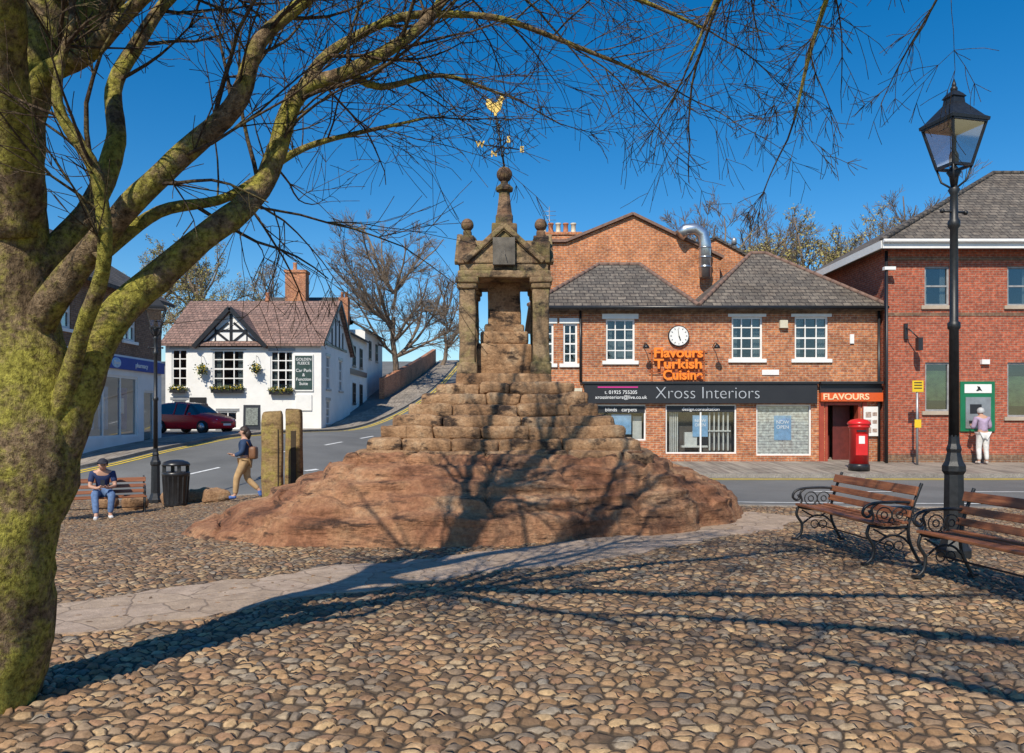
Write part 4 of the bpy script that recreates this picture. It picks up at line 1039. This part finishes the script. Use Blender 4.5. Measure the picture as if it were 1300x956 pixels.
car((x,y,g1(x,y)-.1),R(-22))

# ------------------------------------------------------------------ people
m_skin=M('skin',(.5,.28,.19),.55,.08,10,bmp=.03)
def skin(parent,name,J,bones,mats,root,sub=2):
    bm=bmesh.new();ly=bm.verts.layers.skin.verify();vm={}
    for a,b in bones:
        for k in(a,b):
            if k not in vm:
                co,r=J[k];v=bm.verts.new(co);v[ly].radius=(r,r) if not isinstance(r,tuple) else r;vm[k]=v;v[ly].use_root=False
        bm.edges.new((vm[a],vm[b]))
    roots=root if isinstance(root,list) else [root]
    for k in roots: vm[k][ly].use_root=True
    me=bpy.data.meshes.new(name);bm.to_mesh(me);bm.free();me.materials.append(mats)
    ob=bpy.data.objects.new(name,me);COL.objects.link(ob);ob.parent=parent
    s_=ob.modifiers.new('Skin','SKIN');s_.use_smooth_shade=True
    q_=ob.modifiers.new('Sub','SUBSURF');q_.levels=sub;q_.render_levels=sub
    return ob
def person(loc,rot,label,J,shirt,trous,hairmat,shoes,longsleeve=False,scale=1,hairlen='short',cap=None,headrot=0):
    P=thing('person',label,'person',loc,rot);P.scale=(scale,)*3
    rad=dict(pel=.12,spi=.115,che=.135,ucl=.1,nec=.055,jaw=.07,hd=.098,top=.07,nose=.018)
    for s_ in'LR': rad.update({'sh'+s_:.06,'el'+s_:.045,'wr'+s_:.03,'ha'+s_:.036,'hp'+s_:.095,'kn'+s_:.062,'an'+s_:.042,'to'+s_:.035})
    D_={k:(Vector(v),rad[k]) for k,v in J.items()}
    bones=[('pel','spi'),('spi','che'),('che','ucl'),('ucl','nec'),('nec','jaw'),('jaw','hd'),('hd','top')]
    for s_ in'LR': bones+=[('ucl','sh'+s_),('sh'+s_,'el'+s_),('el'+s_,'wr'+s_),('wr'+s_,'ha'+s_),('pel','hp'+s_),('hp'+s_,'kn'+s_),('kn'+s_,'an'+s_),('an'+s_,'to'+s_)]
    roots=['pel']
    for s_ in'LR':
        w_=Vector(J['wr'+s_]);h=Vector(J['ha'+s_]);d_=(h-w_).normalized()
        sd=d_.cross(Vector((0,1,.3))).normalized()
        if sd.length<.1: sd=Vector((1,0,0))
        for fi,(o_,l_) in enumerate(((-.03,.05),(-.01,.062),(.01,.058),(.028,.045))):
            a=f'f{s_}{fi}';nrm=d_.cross(sd)
            D_[a+'0']=(h+sd*o_,.0095);D_[a+'1']=(h+sd*o_+d_*l_*.8,.009);D_[a+'2']=(h+sd*o_+d_*l_*1.3+nrm*.02,.0075)
            bones+=[(a+'0',a+'1'),(a+'1',a+'2')];roots.append(a+'0')
        D_['t'+s_+'0']=(w_+d_*.02-sd*.02,.011);D_['t'+s_+'1']=(w_+d_*.05-sd*.055,.0105);D_['t'+s_+'2']=(w_+d_*.085-sd*.062,.009)
        bones+=[('t'+s_+'0','t'+s_+'1'),('t'+s_+'1','t'+s_+'2')];roots.append('t'+s_+'0')
    hd=Vector(J['hd']);up=(Vector(J['top'])-Vector(J['jaw'])).normalized();fw=Vector(J['nose'])-hd;fw=(fw-up*fw.dot(up)).normalized();rt=fw.cross(up)
    D_['n0']=(hd+fw*.07,.016);D_['n1']=(hd+fw*.105-up*.015,.014);bones+=[('n0','n1')];roots.append('n0')
    for s_ in(-1,1):
        D_[f'e{s_}0']=(hd+rt*s_*.075,.016);D_[f'e{s_}1']=(hd+rt*s_*.097+up*.012,.014);bones+=[(f'e{s_}0',f'e{s_}1')];roots.append(f'e{s_}0')
    D_.pop('nose',None)
    skin(P,'body',D_,bones,m_skin,roots)
    E=.02
    def inf(keys,e): return {k:(D_[k][0].copy(),D_[k][1]+e) for k in keys}
    ks=['pel','spi','che','ucl']+[a+b for a in(['sh','el']+(['wr'] if longsleeve else [])) for b in'LR']
    S_=inf(ks,E);
    if not longsleeve:
        for b in'LR': S_['el'+b]=(S_['sh'+b][0].lerp(S_['el'+b][0],.75),.062)
    S_['pel']=(S_['pel'][0]+Vector((0,0,.02)),.145)
    bn=[('pel','spi'),('spi','che'),('che','ucl'),('ucl','shL'),('ucl','shR'),('shL','elL'),('shR','elR')]+([('elL','wrL'),('elR','wrR')] if longsleeve else [])
    skin(P,'shirt',S_,bn,shirt,'pel')
    ks=['pel']+[a+b for a in('hp','kn','an') for b in'LR'];T_=inf(ks,.018)
    for b in'LR': T_['an'+b]=(T_['an'+b][0]+(T_['kn'+b][0]-T_['an'+b][0])*.06,.06)
    skin(P,'trousers',T_,[('pel','hpL'),('pel','hpR'),('hpL','knL'),('hpR','knR'),('knL','anL'),('knR','anR')],trous,'pel')
    for b in'LR':
        a=D_['an'+b][0];t=D_['to'+b][0]
        skin(P,'shoe',{'a':(a+(a-t).normalized()*.03+Vector((0,0,-.03)),.048),'m':(a.lerp(t,.5)+Vector((0,0,-.01)),.046),'t':(t,.04)},[('a','m'),('m','t')],shoes,'m')
    c=hd+up*.03-fw*.022
    mt=Matrix((rt,-fw,up)).transposed()
    hb=MB();hb.ball((0,0,0),.112,(.93,1.02,1.0),16)
    keep=MB()
    vv_=[Vector(v) for v in hb.v]
    fs_=[f for f in hb.f if sum(vv_[i].z for i in f)/len(f)>(-.075 if hairlen!='short' else -.05) and not (sum(vv_[i].y for i in f)/len(f)<-.02 and sum(vv_[i].z for i in f)/len(f)<.03)]
    keep.add([c+mt@v for v in vv_],fs_,0,True)
    if hairlen=='long':
        keep.tube([c-fw*.04,c-fw*.075-up*.08,c-fw*.07-up*.19],[.08,.085,.05],12)
    part(P,'hair',keep,[hairmat])
    for s_ in(-1,1):
        e=MB();e.ball(hd+fw*.083+rt*s_*.033+up*.012,.011,n=8);part(P,'eye',e,[m_black])
    e=MB();e.tube([hd+fw*.084-up*.052-rt*.022,hd+fw*.09-up*.053,hd+fw*.084-up*.052+rt*.022],.006,5);part(P,'mouth',e,[M('lips',(.35,.12,.1),.5)])
    if cap:
        k=MB();hb=MB();hb.ball((0,0,0),.118,(.95,1.05,1),16);vv2=[Vector(v) for v in hb.v]
        k.add([c+mt@v for v in vv2],[f for f in hb.f if sum(vv2[i].z for i in f)/len(f)>.02],0,True)
        k.add([c+mt@Vector((x_,y_,z_)) for x_,y_,z_ in((-.08,-.09,.03),(.08,-.09,.03),(.06,-.2,.02),(-.06,-.2,.02),(-.08,-.09,.04),(.08,-.09,.04),(.06,-.2,.03),(-.06,-.2,.03))],[(3,2,1,0),(4,5,6,7),(0,1,5,4),(1,2,6,5),(2,3,7,6),(3,0,4,7)])
        part(P,'cap',k,[cap])
    return P
Jw=dict(pel=(0,0,.9),spi=(0,0,1.05),che=(0,-.01,1.22),ucl=(0,0,1.33),nec=(0,-.01,1.41),jaw=(0,-.03,1.47),hd=(0,-.035,1.53),top=(0,-.03,1.6),nose=(0,-.15,1.52),
 shL=(.16,.0,1.32),elL=(.2,-.02,1.08),wrL=(.17,-.2,1.0),haL=(.14,-.28,1.03),shR=(-.16,0,1.32),elR=(-.2,.1,1.08),wrR=(-.18,-.02,.9),haR=(-.17,-.06,.83),
 hpL=(.085,0,.85),knL=(.09,-.17,.49),anL=(.09,-.2,.09),toL=(.09,-.34,.05),hpR=(-.085,0,.85),knR=(-.09,.03,.46),anR=(-.09,.3,.2),toR=(-.09,.33,.07))
x,y=-6.2,18.3
m_hairdk=M('dark_brown_hair',(.035,.02,.014),.6,.3,20)
pw=person((x,y,g1(x,y)+.02),R(-90+8),'woman walking in navy top and tan trousers with shoulder bag',Jw,M('navy_top',(.02,.05,.12),.8),M('tan_trousers',(.45,.29,.14),.8),m_hairdk,M('blue_trainers',(.05,.12,.35),.6),True,1.02,'long')
HBg=thing('shoulder_bag','brown leather bag on the back of the walking woman','bag',(x+.2,y,g1(x,y)+1.1),R(5))
mb=MB();mb.rough_box((0,-.02,0),(.16,.28,.3),0,.05,.01);part(HBg,'bag_body',mb,[M('brown_leather',(.2,.09,.04),.5)])
mb=MB();mb.tube([(-.05,-.14,.13),(-.14,-.17,.3),(-.22,-.12,.27)],.012,6);part(HBg,'strap',mb,[bpy.data.materials['brown_leather']])
mb=MB();mb.tube([(-.05,.12,.13),(-.14,.15,.3),(-.22,.12,.27)],.012,6);part(HBg,'strap',mb,[bpy.data.materials['brown_leather']])
Js=dict(pel=(0,.05,.53),spi=(0,.06,.68),che=(0,-.02,.86),ucl=(0,-.07,.97),nec=(0,-.11,1.04),jaw=(0,-.16,1.08),hd=(0,-.18,1.13),top=(0,-.17,1.2),nose=(0,-.28,1.07),
 shL=(.19,-.06,.95),elL=(.24,-.14,.68),wrL=(.1,-.36,.66),haL=(.05,-.43,.69),shR=(-.19,-.06,.95),elR=(-.24,-.14,.68),wrR=(-.1,-.36,.66),haR=(-.04,-.43,.69),
 hpL=(.1,.02,.53),knL=(.17,-.42,.52),anL=(.14,-.42,.1),toL=(.17,-.57,.05),hpR=(-.1,.02,.53),knR=(-.15,-.43,.53),anR=(-.12,-.6,.11),toR=(-.14,-.75,.06))
ps_=Vector((-8.95,17.1,zb+.01))
person(ps_+Vector((.05,.02,0)),BR,'seated man in navy polo and jeans looking at a phone',Js,M('navy_polo',(.015,.03,.1),.8),M('blue_jeans',(.1,.17,.32),.85,.3,15),m_hairdk,M('white_trainers',(.6,.6,.6),.6),False,1.02,'short',M('dark_cap',(.02,.02,.03),.8))
ph=thing('mobile_phone','small dark mobile phone held by the seated man','phone',ps_+Matrix.Rotation(BR,3,'Z')@Vector((.05,-.46,.74)),BR)
mb=MB();mb.box(-.04,.04,-.01,.0,-.01,.13);part(ph,'case',mb,[m_black],rotx=R(-40))
mb=MB();mb.box(-.034,.034,.001,.003,0,.12);part(ph,'screen',mb,[m_grey],rotx=R(-40))
Ja=dict(pel=(0,0,.92),spi=(0,-.01,1.07),che=(0,-.03,1.26),ucl=(0,-.05,1.39),nec=(0,-.08,1.46),jaw=(0,-.12,1.5),hd=(0,-.135,1.56),top=(0,-.13,1.63),nose=(0,-.24,1.53),
 shL=(.18,-.05,1.37),elL=(.26,-.06,1.1),wrL=(.14,-.3,1.12),haL=(.11,-.38,1.17),shR=(-.18,-.05,1.37),elR=(-.26,-.06,1.1),wrR=(-.14,-.3,1.14),haR=(-.1,-.38,1.19),
 hpL=(.09,0,.87),knL=(.11,-.03,.48),anL=(.12,.02,.09),toL=(.14,-.12,.05),hpR=(-.09,0,.87),knR=(-.1,-.02,.48),anR=(-.11,.02,.09),toR=(-.13,-.12,.05))
x,y=14.65,24.5
person((x,y,g1(x,y)),R(180),'grey-haired person in lilac top using a cash machine',Ja,M('lilac_top',(.4,.3,.42),.85),M('white_trousers',(.72,.7,.66),.85),M('grey_hair',(.45,.45,.45),.7),M('pale_shoes',(.5,.45,.4),.6),True,1.04)

# ------------------------------------------------------------------ trees
def catm(P,st):
    V_=[Vector(p[0]) for p in P];rd=[p[1] for p in P]
    Q=[V_[0]*2-V_[1]]+V_+[V_[-1]*2-V_[-2]];o=[];r_=[]
    for i in range(1,len(Q)-2):
        n=max(1,int((Q[i+1]-Q[i]).length/st))
        for k in range(n):
            t=k/n;a,b,c,d=Q[i-1],Q[i],Q[i+1],Q[i+2]
            o.append(.5*((2*b)+(c-a)*t+(2*a-5*b+4*c-d)*t*t+(3*b-a-3*c+d)*t**3));r_.append(rd[i-1]+(rd[i]-rd[i-1])*t)
    o.append(V_[-1]);r_.append(rd[-1]);return o,r_
def grow(mb,rng,p,d,L,r,lvl,mx,up=.05,wig=.22,nc=5,ang=(30,65),lr=.6,m=0,seg=None,rmin=.0022,rk=.6):
    n=max(3,min(9,int(L/(seg or .12))));st=L/n;pts=[p.copy()];rad=[r];dirs=[d.copy()]
    q=p.copy();dd=d.copy();cv=Vector((rng.gauss(0,.05),rng.gauss(0,.05),rng.gauss(0,.05)))
    for i in range(n):
        dd=dd+cv+Vector((rng.gauss(0,wig),rng.gauss(0,wig),rng.gauss(0,wig)+up));dd.normalize()
        q=q+dd*st;pts.append(q.copy());rad.append(max(rmin,r*(1-.72*(i+1)/n)));dirs.append(dd.copy())
    mb.tube(pts,rad,6 if r>.03 else(4 if r>.01 else 3),m,caps=False)
    if lvl<mx:
        k=max(1,int(nc*rng.uniform(.7,1.3)))
        for j in range(k):
            t=rng.uniform(.15,1.0);i=min(n,int(t*n));a=R(rng.uniform(*ang))
            ax=dirs[i].orthogonal().normalized();ax.rotate(Matrix.Rotation(rng.uniform(0,6.283),3,dirs[i]))
            nd=dirs[i].copy();nd.rotate(Matrix.Rotation(a,3,ax))
            grow(mb,rng,pts[i],nd,L*lr*rng.uniform(.6,1.15)*(1.1-.4*t),max(rmin,rad[i]*rk),lvl+1,mx,up,wig*1.05,nc,ang,lr,m,seg,rmin,rk)
def bigtree(name,label,base,limbs,seed,twigs):
    P=thing(name,label,'tree',base)
    inv=-Vector(base)
    tr=MB();cr=MB();rng=random.Random(seed)
    for k,lb in enumerate(limbs):
        pts,rd=catm([(Vector(p)+inv,r) for p,r in lb['p']],.07)
        for i in range(len(pts)):
            pts[i]=pts[i]+Vector((noise.noise(pts[i]*1.7+Vector((k,0,0))),noise.noise(pts[i]*1.7+Vector((0,k+5,0))),noise.noise(pts[i]*2.2+Vector((k,9,0)))*.6))*min(.07,rd[i]*.9)
        tr.tube(pts,rd,24 if rd[0]>.1 else 12,0,rough=.13 if rd[0]>.06 else .12,fr=5)
        Lt=len(pts)
        cnt=lb.get('n',14);t0=lb.get('t0',.25);tm=lb.get('tr',.016)
        for j in range(cnt):
            t=t0+(1-t0)*(j+rng.random())/cnt;i=min(Lt-2,int(t*Lt))
            dd=(pts[i+1]-pts[i]).normalized();ax=dd.orthogonal().normalized();ax.rotate(Matrix.Rotation(rng.uniform(0,6.283),3,dd))
            nd=dd.copy();nd.rotate(Matrix.Rotation(R(rng.uniform(25,65)),3,ax))
            L=lb.get('L',1.3)*rng.uniform(.5,1.25)
            grow(cr,rng,pts[i],nd,L,min(rd[i]*.5,tm)*rng.uniform(.45,1),0,2,lb.get('up',.0),.1,twigs,(22,55),.62)
        dd=(pts[-1]-pts[-3]).normalized();grow(cr,rng,pts[-1],dd,lb.get('L',1.3),rd[-1],0,2,lb.get('up',.0),.1,twigs+1,(20,50),.62)
    part(P,'trunk',tr,[m_bark]);part(P,'crown',cr,[m_twig])
    return P
def px(u,v,d_): return S((u-650)/1000,(530-v)/1000,d_)
base=(-2.95,4.4,0)
hi=.035
limbs=[
 dict(p=[(Vector((-3.0,4.4,-.3)),.38),(Vector((-2.98,4.4,.0)),.31),(px(0,790,4.4),.265),(px(10,700,4.4),.25),(px(30,600,4.4),.265),(px(30,500,4.4),.25),(px(20,400,4.4),.2),(px(12,260,4.35),.165),(px(28,130,4.3),.145),(px(62,0,4.3),.12),(px(90,-180,4.4),.11),(px(150,-420,4.8),.07),(px(230,-600,5.4),.03)],n=18,t0=.6,L=1.8,tr=hi),
 dict(p=[(px(50,600,4.4),.14),(px(95,505,4.4),.115),(px(160,392,4.4),.092),(px(235,322,4.5),.078),(px(308,262,4.6),.07),(px(350,205,4.7),.062),(px(382,120,4.8),.054),(px(440,92,4.9),.043),(px(520,45,5.1),.037),(px(580,-20,5.4),.03),(px(680,-120,5.8),.018)],n=22,t0=.35,L=1.25),
 dict(p=[(px(45,440,4.4),.1),(px(95,345,4.3),.076),(px(150,285,4.2),.066),(px(235,195,4.2),.06),(px(300,125,4.2),.05),(px(330,55,4.2),.041),(px(400,-10,4.3),.034),(px(480,-120,4.5),.02)],n=18,t0=.35,L=1.1),
 dict(p=[(px(40,350,4.4),.09),(px(110,270,4.6),.07),(px(150,180,4.8),.06),(px(145,105,5.0),.05),(px(190,30,5.2),.042),(px(260,-60,5.5),.03),(px(330,-200,6),.018)],n=14,t0=.35,L=1.2),
 dict(p=[(px(15,200,4.35),.085),(px(55,100,4.2),.062),(px(120,60,4.1),.047),(px(170,10,4.0),.037),(px(240,-60,3.9),.022)],n=9,t0=.35,L=1.0),
 dict(p=[(px(120,330,4.25),.042),(px(200,268,4.4),.034),(px(290,250,4.7),.028),(px(370,195,5.0),.022),(px(450,170,5.3),.016),(px(540,150,5.6),.009)],n=16,t0=.25,L=.95,up=-.02),
 dict(p=[(px(384,118,4.8),.04),(px(425,60,5.0),.033),(px(520,20,5.2),.026),(px(640,25,5.4),.021),(px(760,70,5.6),.015),(px(850,110,5.8),.007)],n=22,t0=.1,L=1.15,up=-.02),
 dict(p=[(px(70,540,4.35),.065),(px(100,430,4.2),.042),(px(130,330,4.0),.036),(px(120,220,3.9),.032),(px(70,130,3.8),.026),(px(90,20,3.8),.018)],n=7,t0=.4,L=.8),
 dict(p=[(px(20,300,4.35),.13),(Vector((-2.9,4.0,4.2)),.11),(Vector((-3.2,3.4,5.6)),.09),(Vector((-3.0,3.2,7.2)),.04)],n=14,t0=.4,L=1.8,tr=hi),
 dict(p=[(px(28,130,4.3),.11),(Vector((-2.3,5.0,4.6)),.1),(Vector((-1.7,5.8,5.9)),.08),(Vector((-1.3,6.6,7.4)),.03)],n=18,t0=.3,L=1.8,tr=hi),
 dict(p=[(px(62,0,4.3),.1),(Vector((-1.9,4.2,5.2)),.085),(Vector((-.9,4.4,6.6)),.06),(Vector((.1,4.8,7.8)),.02)],n=16,t0=.3,L=1.8,tr=hi),
 dict(p=[(px(580,-20,5.4),.03),(px(680,-30,5.5),.026),(px(790,-10,5.6),.02),(px(900,40,5.7),.008)],n=18,t0=.05,L=1.05,up=-.03),
 dict(p=[(px(440,92,4.9),.03),(px(480,110,5.1),.022),(px(560,95,5.4),.016),(px(640,120,5.6),.008)],n=10,t0=.1,L=.9,up=-.02),
 dict(p=[(px(20,300,4.35),.11),(Vector((-2.3,3.5,3.9)),.1),(Vector((-1.3,2.4,4.9)),.08),(Vector((.1,1.6,5.6)),.065),(Vector((1.6,1.2,6.0)),.045),(Vector((3,1.0,6.3)),.02)],n=14,t0=.35,L=1.5,tr=hi),
 dict(p=[(Vector((-1.9,3.0,4.3)),.07),(Vector((-.8,3.2,5.2)),.06),(Vector((.5,3.2,6.0)),.045),(Vector((2.0,3.3,6.8)),.02)],n=12,t0=.2,L=1.5,tr=hi),
 dict(p=[(Vector((-3.1,3.7,4.8)),.09),(Vector((-3.0,2.6,5.2)),.07),(Vector((-2.2,1.4,5.6)),.05),(Vector((-1.0,.2,5.9)),.025)],n=14,t0=.2,L=1.5,tr=hi),
 dict(p=[(Vector((-1.75,5.75,5.8)),.07),(Vector((-1.0,6.6,6.5)),.055),(Vector((-.2,7.0,7.2)),.04),(Vector((.5,7.3,8.2)),.02)],n=14,t0=.15,L=1.7,tr=hi),
 dict(p=[(Vector((-2.2,5.1,4.8)),.07),(Vector((-2.3,6.2,6.0)),.055),(Vector((-2.0,7.2,7.2)),.04),(Vector((-1.6,8.0,8.2)),.02)],n=14,t0=.15,L=1.7,tr=hi),
 dict(p=[(Vector((-1.2,4.3,6.2)),.05),(Vector((-.6,5.4,6.8)),.04),(Vector((-.2,6.2,7.6)),.02)],n=12,t0=.15,L=1.5,tr=.03),
]
bigtree('plane_tree','gnarled bare tree with yellow-green moss on its trunk and limbs',base,limbs,11,5)
base2=(5.2,-1.8,0)
limbs2=[
 dict(p=[(Vector((5.2,-1.8,-.3)),.4),(Vector((5.2,-1.8,1)),.28),(Vector((5.1,-1.6,2.6)),.24),(Vector((4.8,-1.2,4.5)),.18),(Vector((4.6,-.8,6.5)),.1),(Vector((4.4,-.4,8)),.04)],n=10,t0=.6,L=1.6,tr=hi),
 dict(p=[(Vector((5.1,-1.6,2.6)),.14),(Vector((4.2,0,4.2)),.11),(Vector((3.0,2.0,5.2)),.08),(Vector((2.2,3.8,5.2)),.05),(Vector((1.7,5,4.9)),.025),(Vector((1.45,5.5,4.5)),.012)],n=18,t0=.2,L=1.3,up=-.05,tr=.022),
 dict(p=[(Vector((3.0,2.0,5.2)),.05),(Vector((3.1,3.4,5.3)),.035),(Vector((3.0,4.8,4.9)),.02),(Vector((2.9,5.3,4.5)),.01)],n=7,t0=.3,L=.8,up=-.08),
 dict(p=[(Vector((2.3,3.6,5.2)),.035),(Vector((2.1,4.6,4.8)),.025),(Vector((2.0,5.1,4.2)),.016),(Vector((1.9,5.3,3.6)),.008)],n=16,t0=.15,L=.75,up=-.05),
 dict(p=[(Vector((2.3,3.6,5.2)),.035),(Vector((1.7,4.4,5.0)),.025),(Vector((1.4,5.0,4.5)),.016),(Vector((1.2,5.3,4.0)),.008)],n=12,t0=.15,L=.75,up=-.05),
 dict(p=[(Vector((4.8,-1.2,4.5)),.14),(Vector((3.2,-.6,5.2)),.11),(Vector((1.4,.2,5.6)),.08),(Vector((-.6,.6,5.8)),.045),(Vector((-2,.8,5.8)),.015)],n=16,t0=.2,L=1.6,tr=hi),
 dict(p=[(Vector((5.1,-1.7,3.2)),.13),(Vector((3.4,-1.4,3.9)),.1),(Vector((1.6,-.4,4.6)),.075),(Vector((.2,.2,5.2)),.03)],n=14,t0=.2,L=1.5,tr=hi),
 dict(p=[(Vector((4.9,-1.4,3.8)),.13),(Vector((4.6,.4,4.8)),.1),(Vector((4.3,2.2,5.6)),.07),(Vector((4.2,4.0,6.4)),.03)],n=16,t0=.2,L=1.6,tr=hi),
 dict(p=[(Vector((4.5,.6,4.9)),.08),(Vector((3.2,1.4,6)),.06),(Vector((1.6,2.4,7)),.03)],n=14,t0=.2,L=1.6,tr=hi),
]
bigtree('plane_tree','bare tree reaching drooping twigs over the cobbles and benches',base2,limbs2,23,5)
def bgtree(loc,h,spread,seed,leaf=None,label='',tr=.25,nc=6,nb=13):
    P=thing('background_tree',label,'tree',loc);rng=random.Random(seed);t_=MB();c_=MB()
    pts=[Vector((0,0,-.5))];q=Vector((0,0,0));n=7
    for i in range(n): pts.append(q.copy());q=q+Vector((rng.gauss(0,.12),rng.gauss(0,.12),h*.45/n))
    t_.tube(pts,[tr*(1-.06*i) for i in range(len(pts))],8)
    for k in range(nb):
        i=rng.randint(3,len(pts)-1) if k>2 else len(pts)-1
        a=rng.uniform(0,6.283);e=rng.uniform(.4,1.4) if k>2 else 2.0
        d_=Vector((math.cos(a)*spread/h*2.4,math.sin(a)*spread/h*2.4,e)).normalized()
        grow(c_,rng,pts[i],d_,h*.36*rng.uniform(.8,1.1),tr*.36,0,3,.05,.11,nc,(18,48),.57,seg=h*.05,rmin=.01,rk=.5)
    part(P,'trunk',t_,[m_bgbark])
    mats=[m_bgbark]
    zmax=max(v[2] for v in c_.v);s=h/zmax
    c_.v=[(v[0]*s,v[1]*s,v[2]*s if v[2]>0 else v[2]) for v in c_.v]
    if leaf:
        vs=c_.v[::5];rng.shuffle(vs)
        for v in vs[:9000]:
            a=Vector((rng.uniform(-1,1),rng.uniform(-1,1),rng.uniform(-1,1)));p=Vector(v)+a*.25;a.normalize();b=a.orthogonal().normalized();s_=rng.uniform(.04,.09)
            c_.add([p-a*s_,p+b*s_,p+a*s_,p-b*s_],[(0,1,2,3)],1)
        mats.append(leaf)
    part(P,'crown',c_,mats)
def bt(u,y,topv,spread,seed,leaf,label,tr=.25,nc=6,nb=13):
    x=(u-650)/1000*y;z=g1(x,y);h=1.6+(530-topv)/1000*y-z;bgtree((x,y,z),h,spread,seed,leaf,label,tr,nc,nb)
bt(500,66,258,9,1,None,'tall bare spreading tree beside the hill road',.3,7,18)
bt(562,84,345,5,2,None,'smaller bare tree near the brow of the hill')
bt(245,80,290,7,3,m_leafy,'tree with yellow-green spring buds behind the pub',.3)
bt(200,84,300,7,4,m_leafy,'tree with yellow-green spring buds behind the pub',.3)
bt(345,88,335,6,5,None,'bare tree behind the chimney house')
bt(912,50,225,5,6,None,'bare dark tree behind the slate roofs',.28,7)
bt(968,58,250,5,7,None,'bare tree behind the slate roofs')
bt(1040,48,250,7,8,m_leafy,'broad tree with yellowish buds behind the slate roofs',.28,7,16)
bt(1150,48,215,6,9,None,'bare tree behind the bank roof',.26,7)
bt(1092,56,262,5,10,m_leafy,'tree with yellowish buds behind the bank roof')
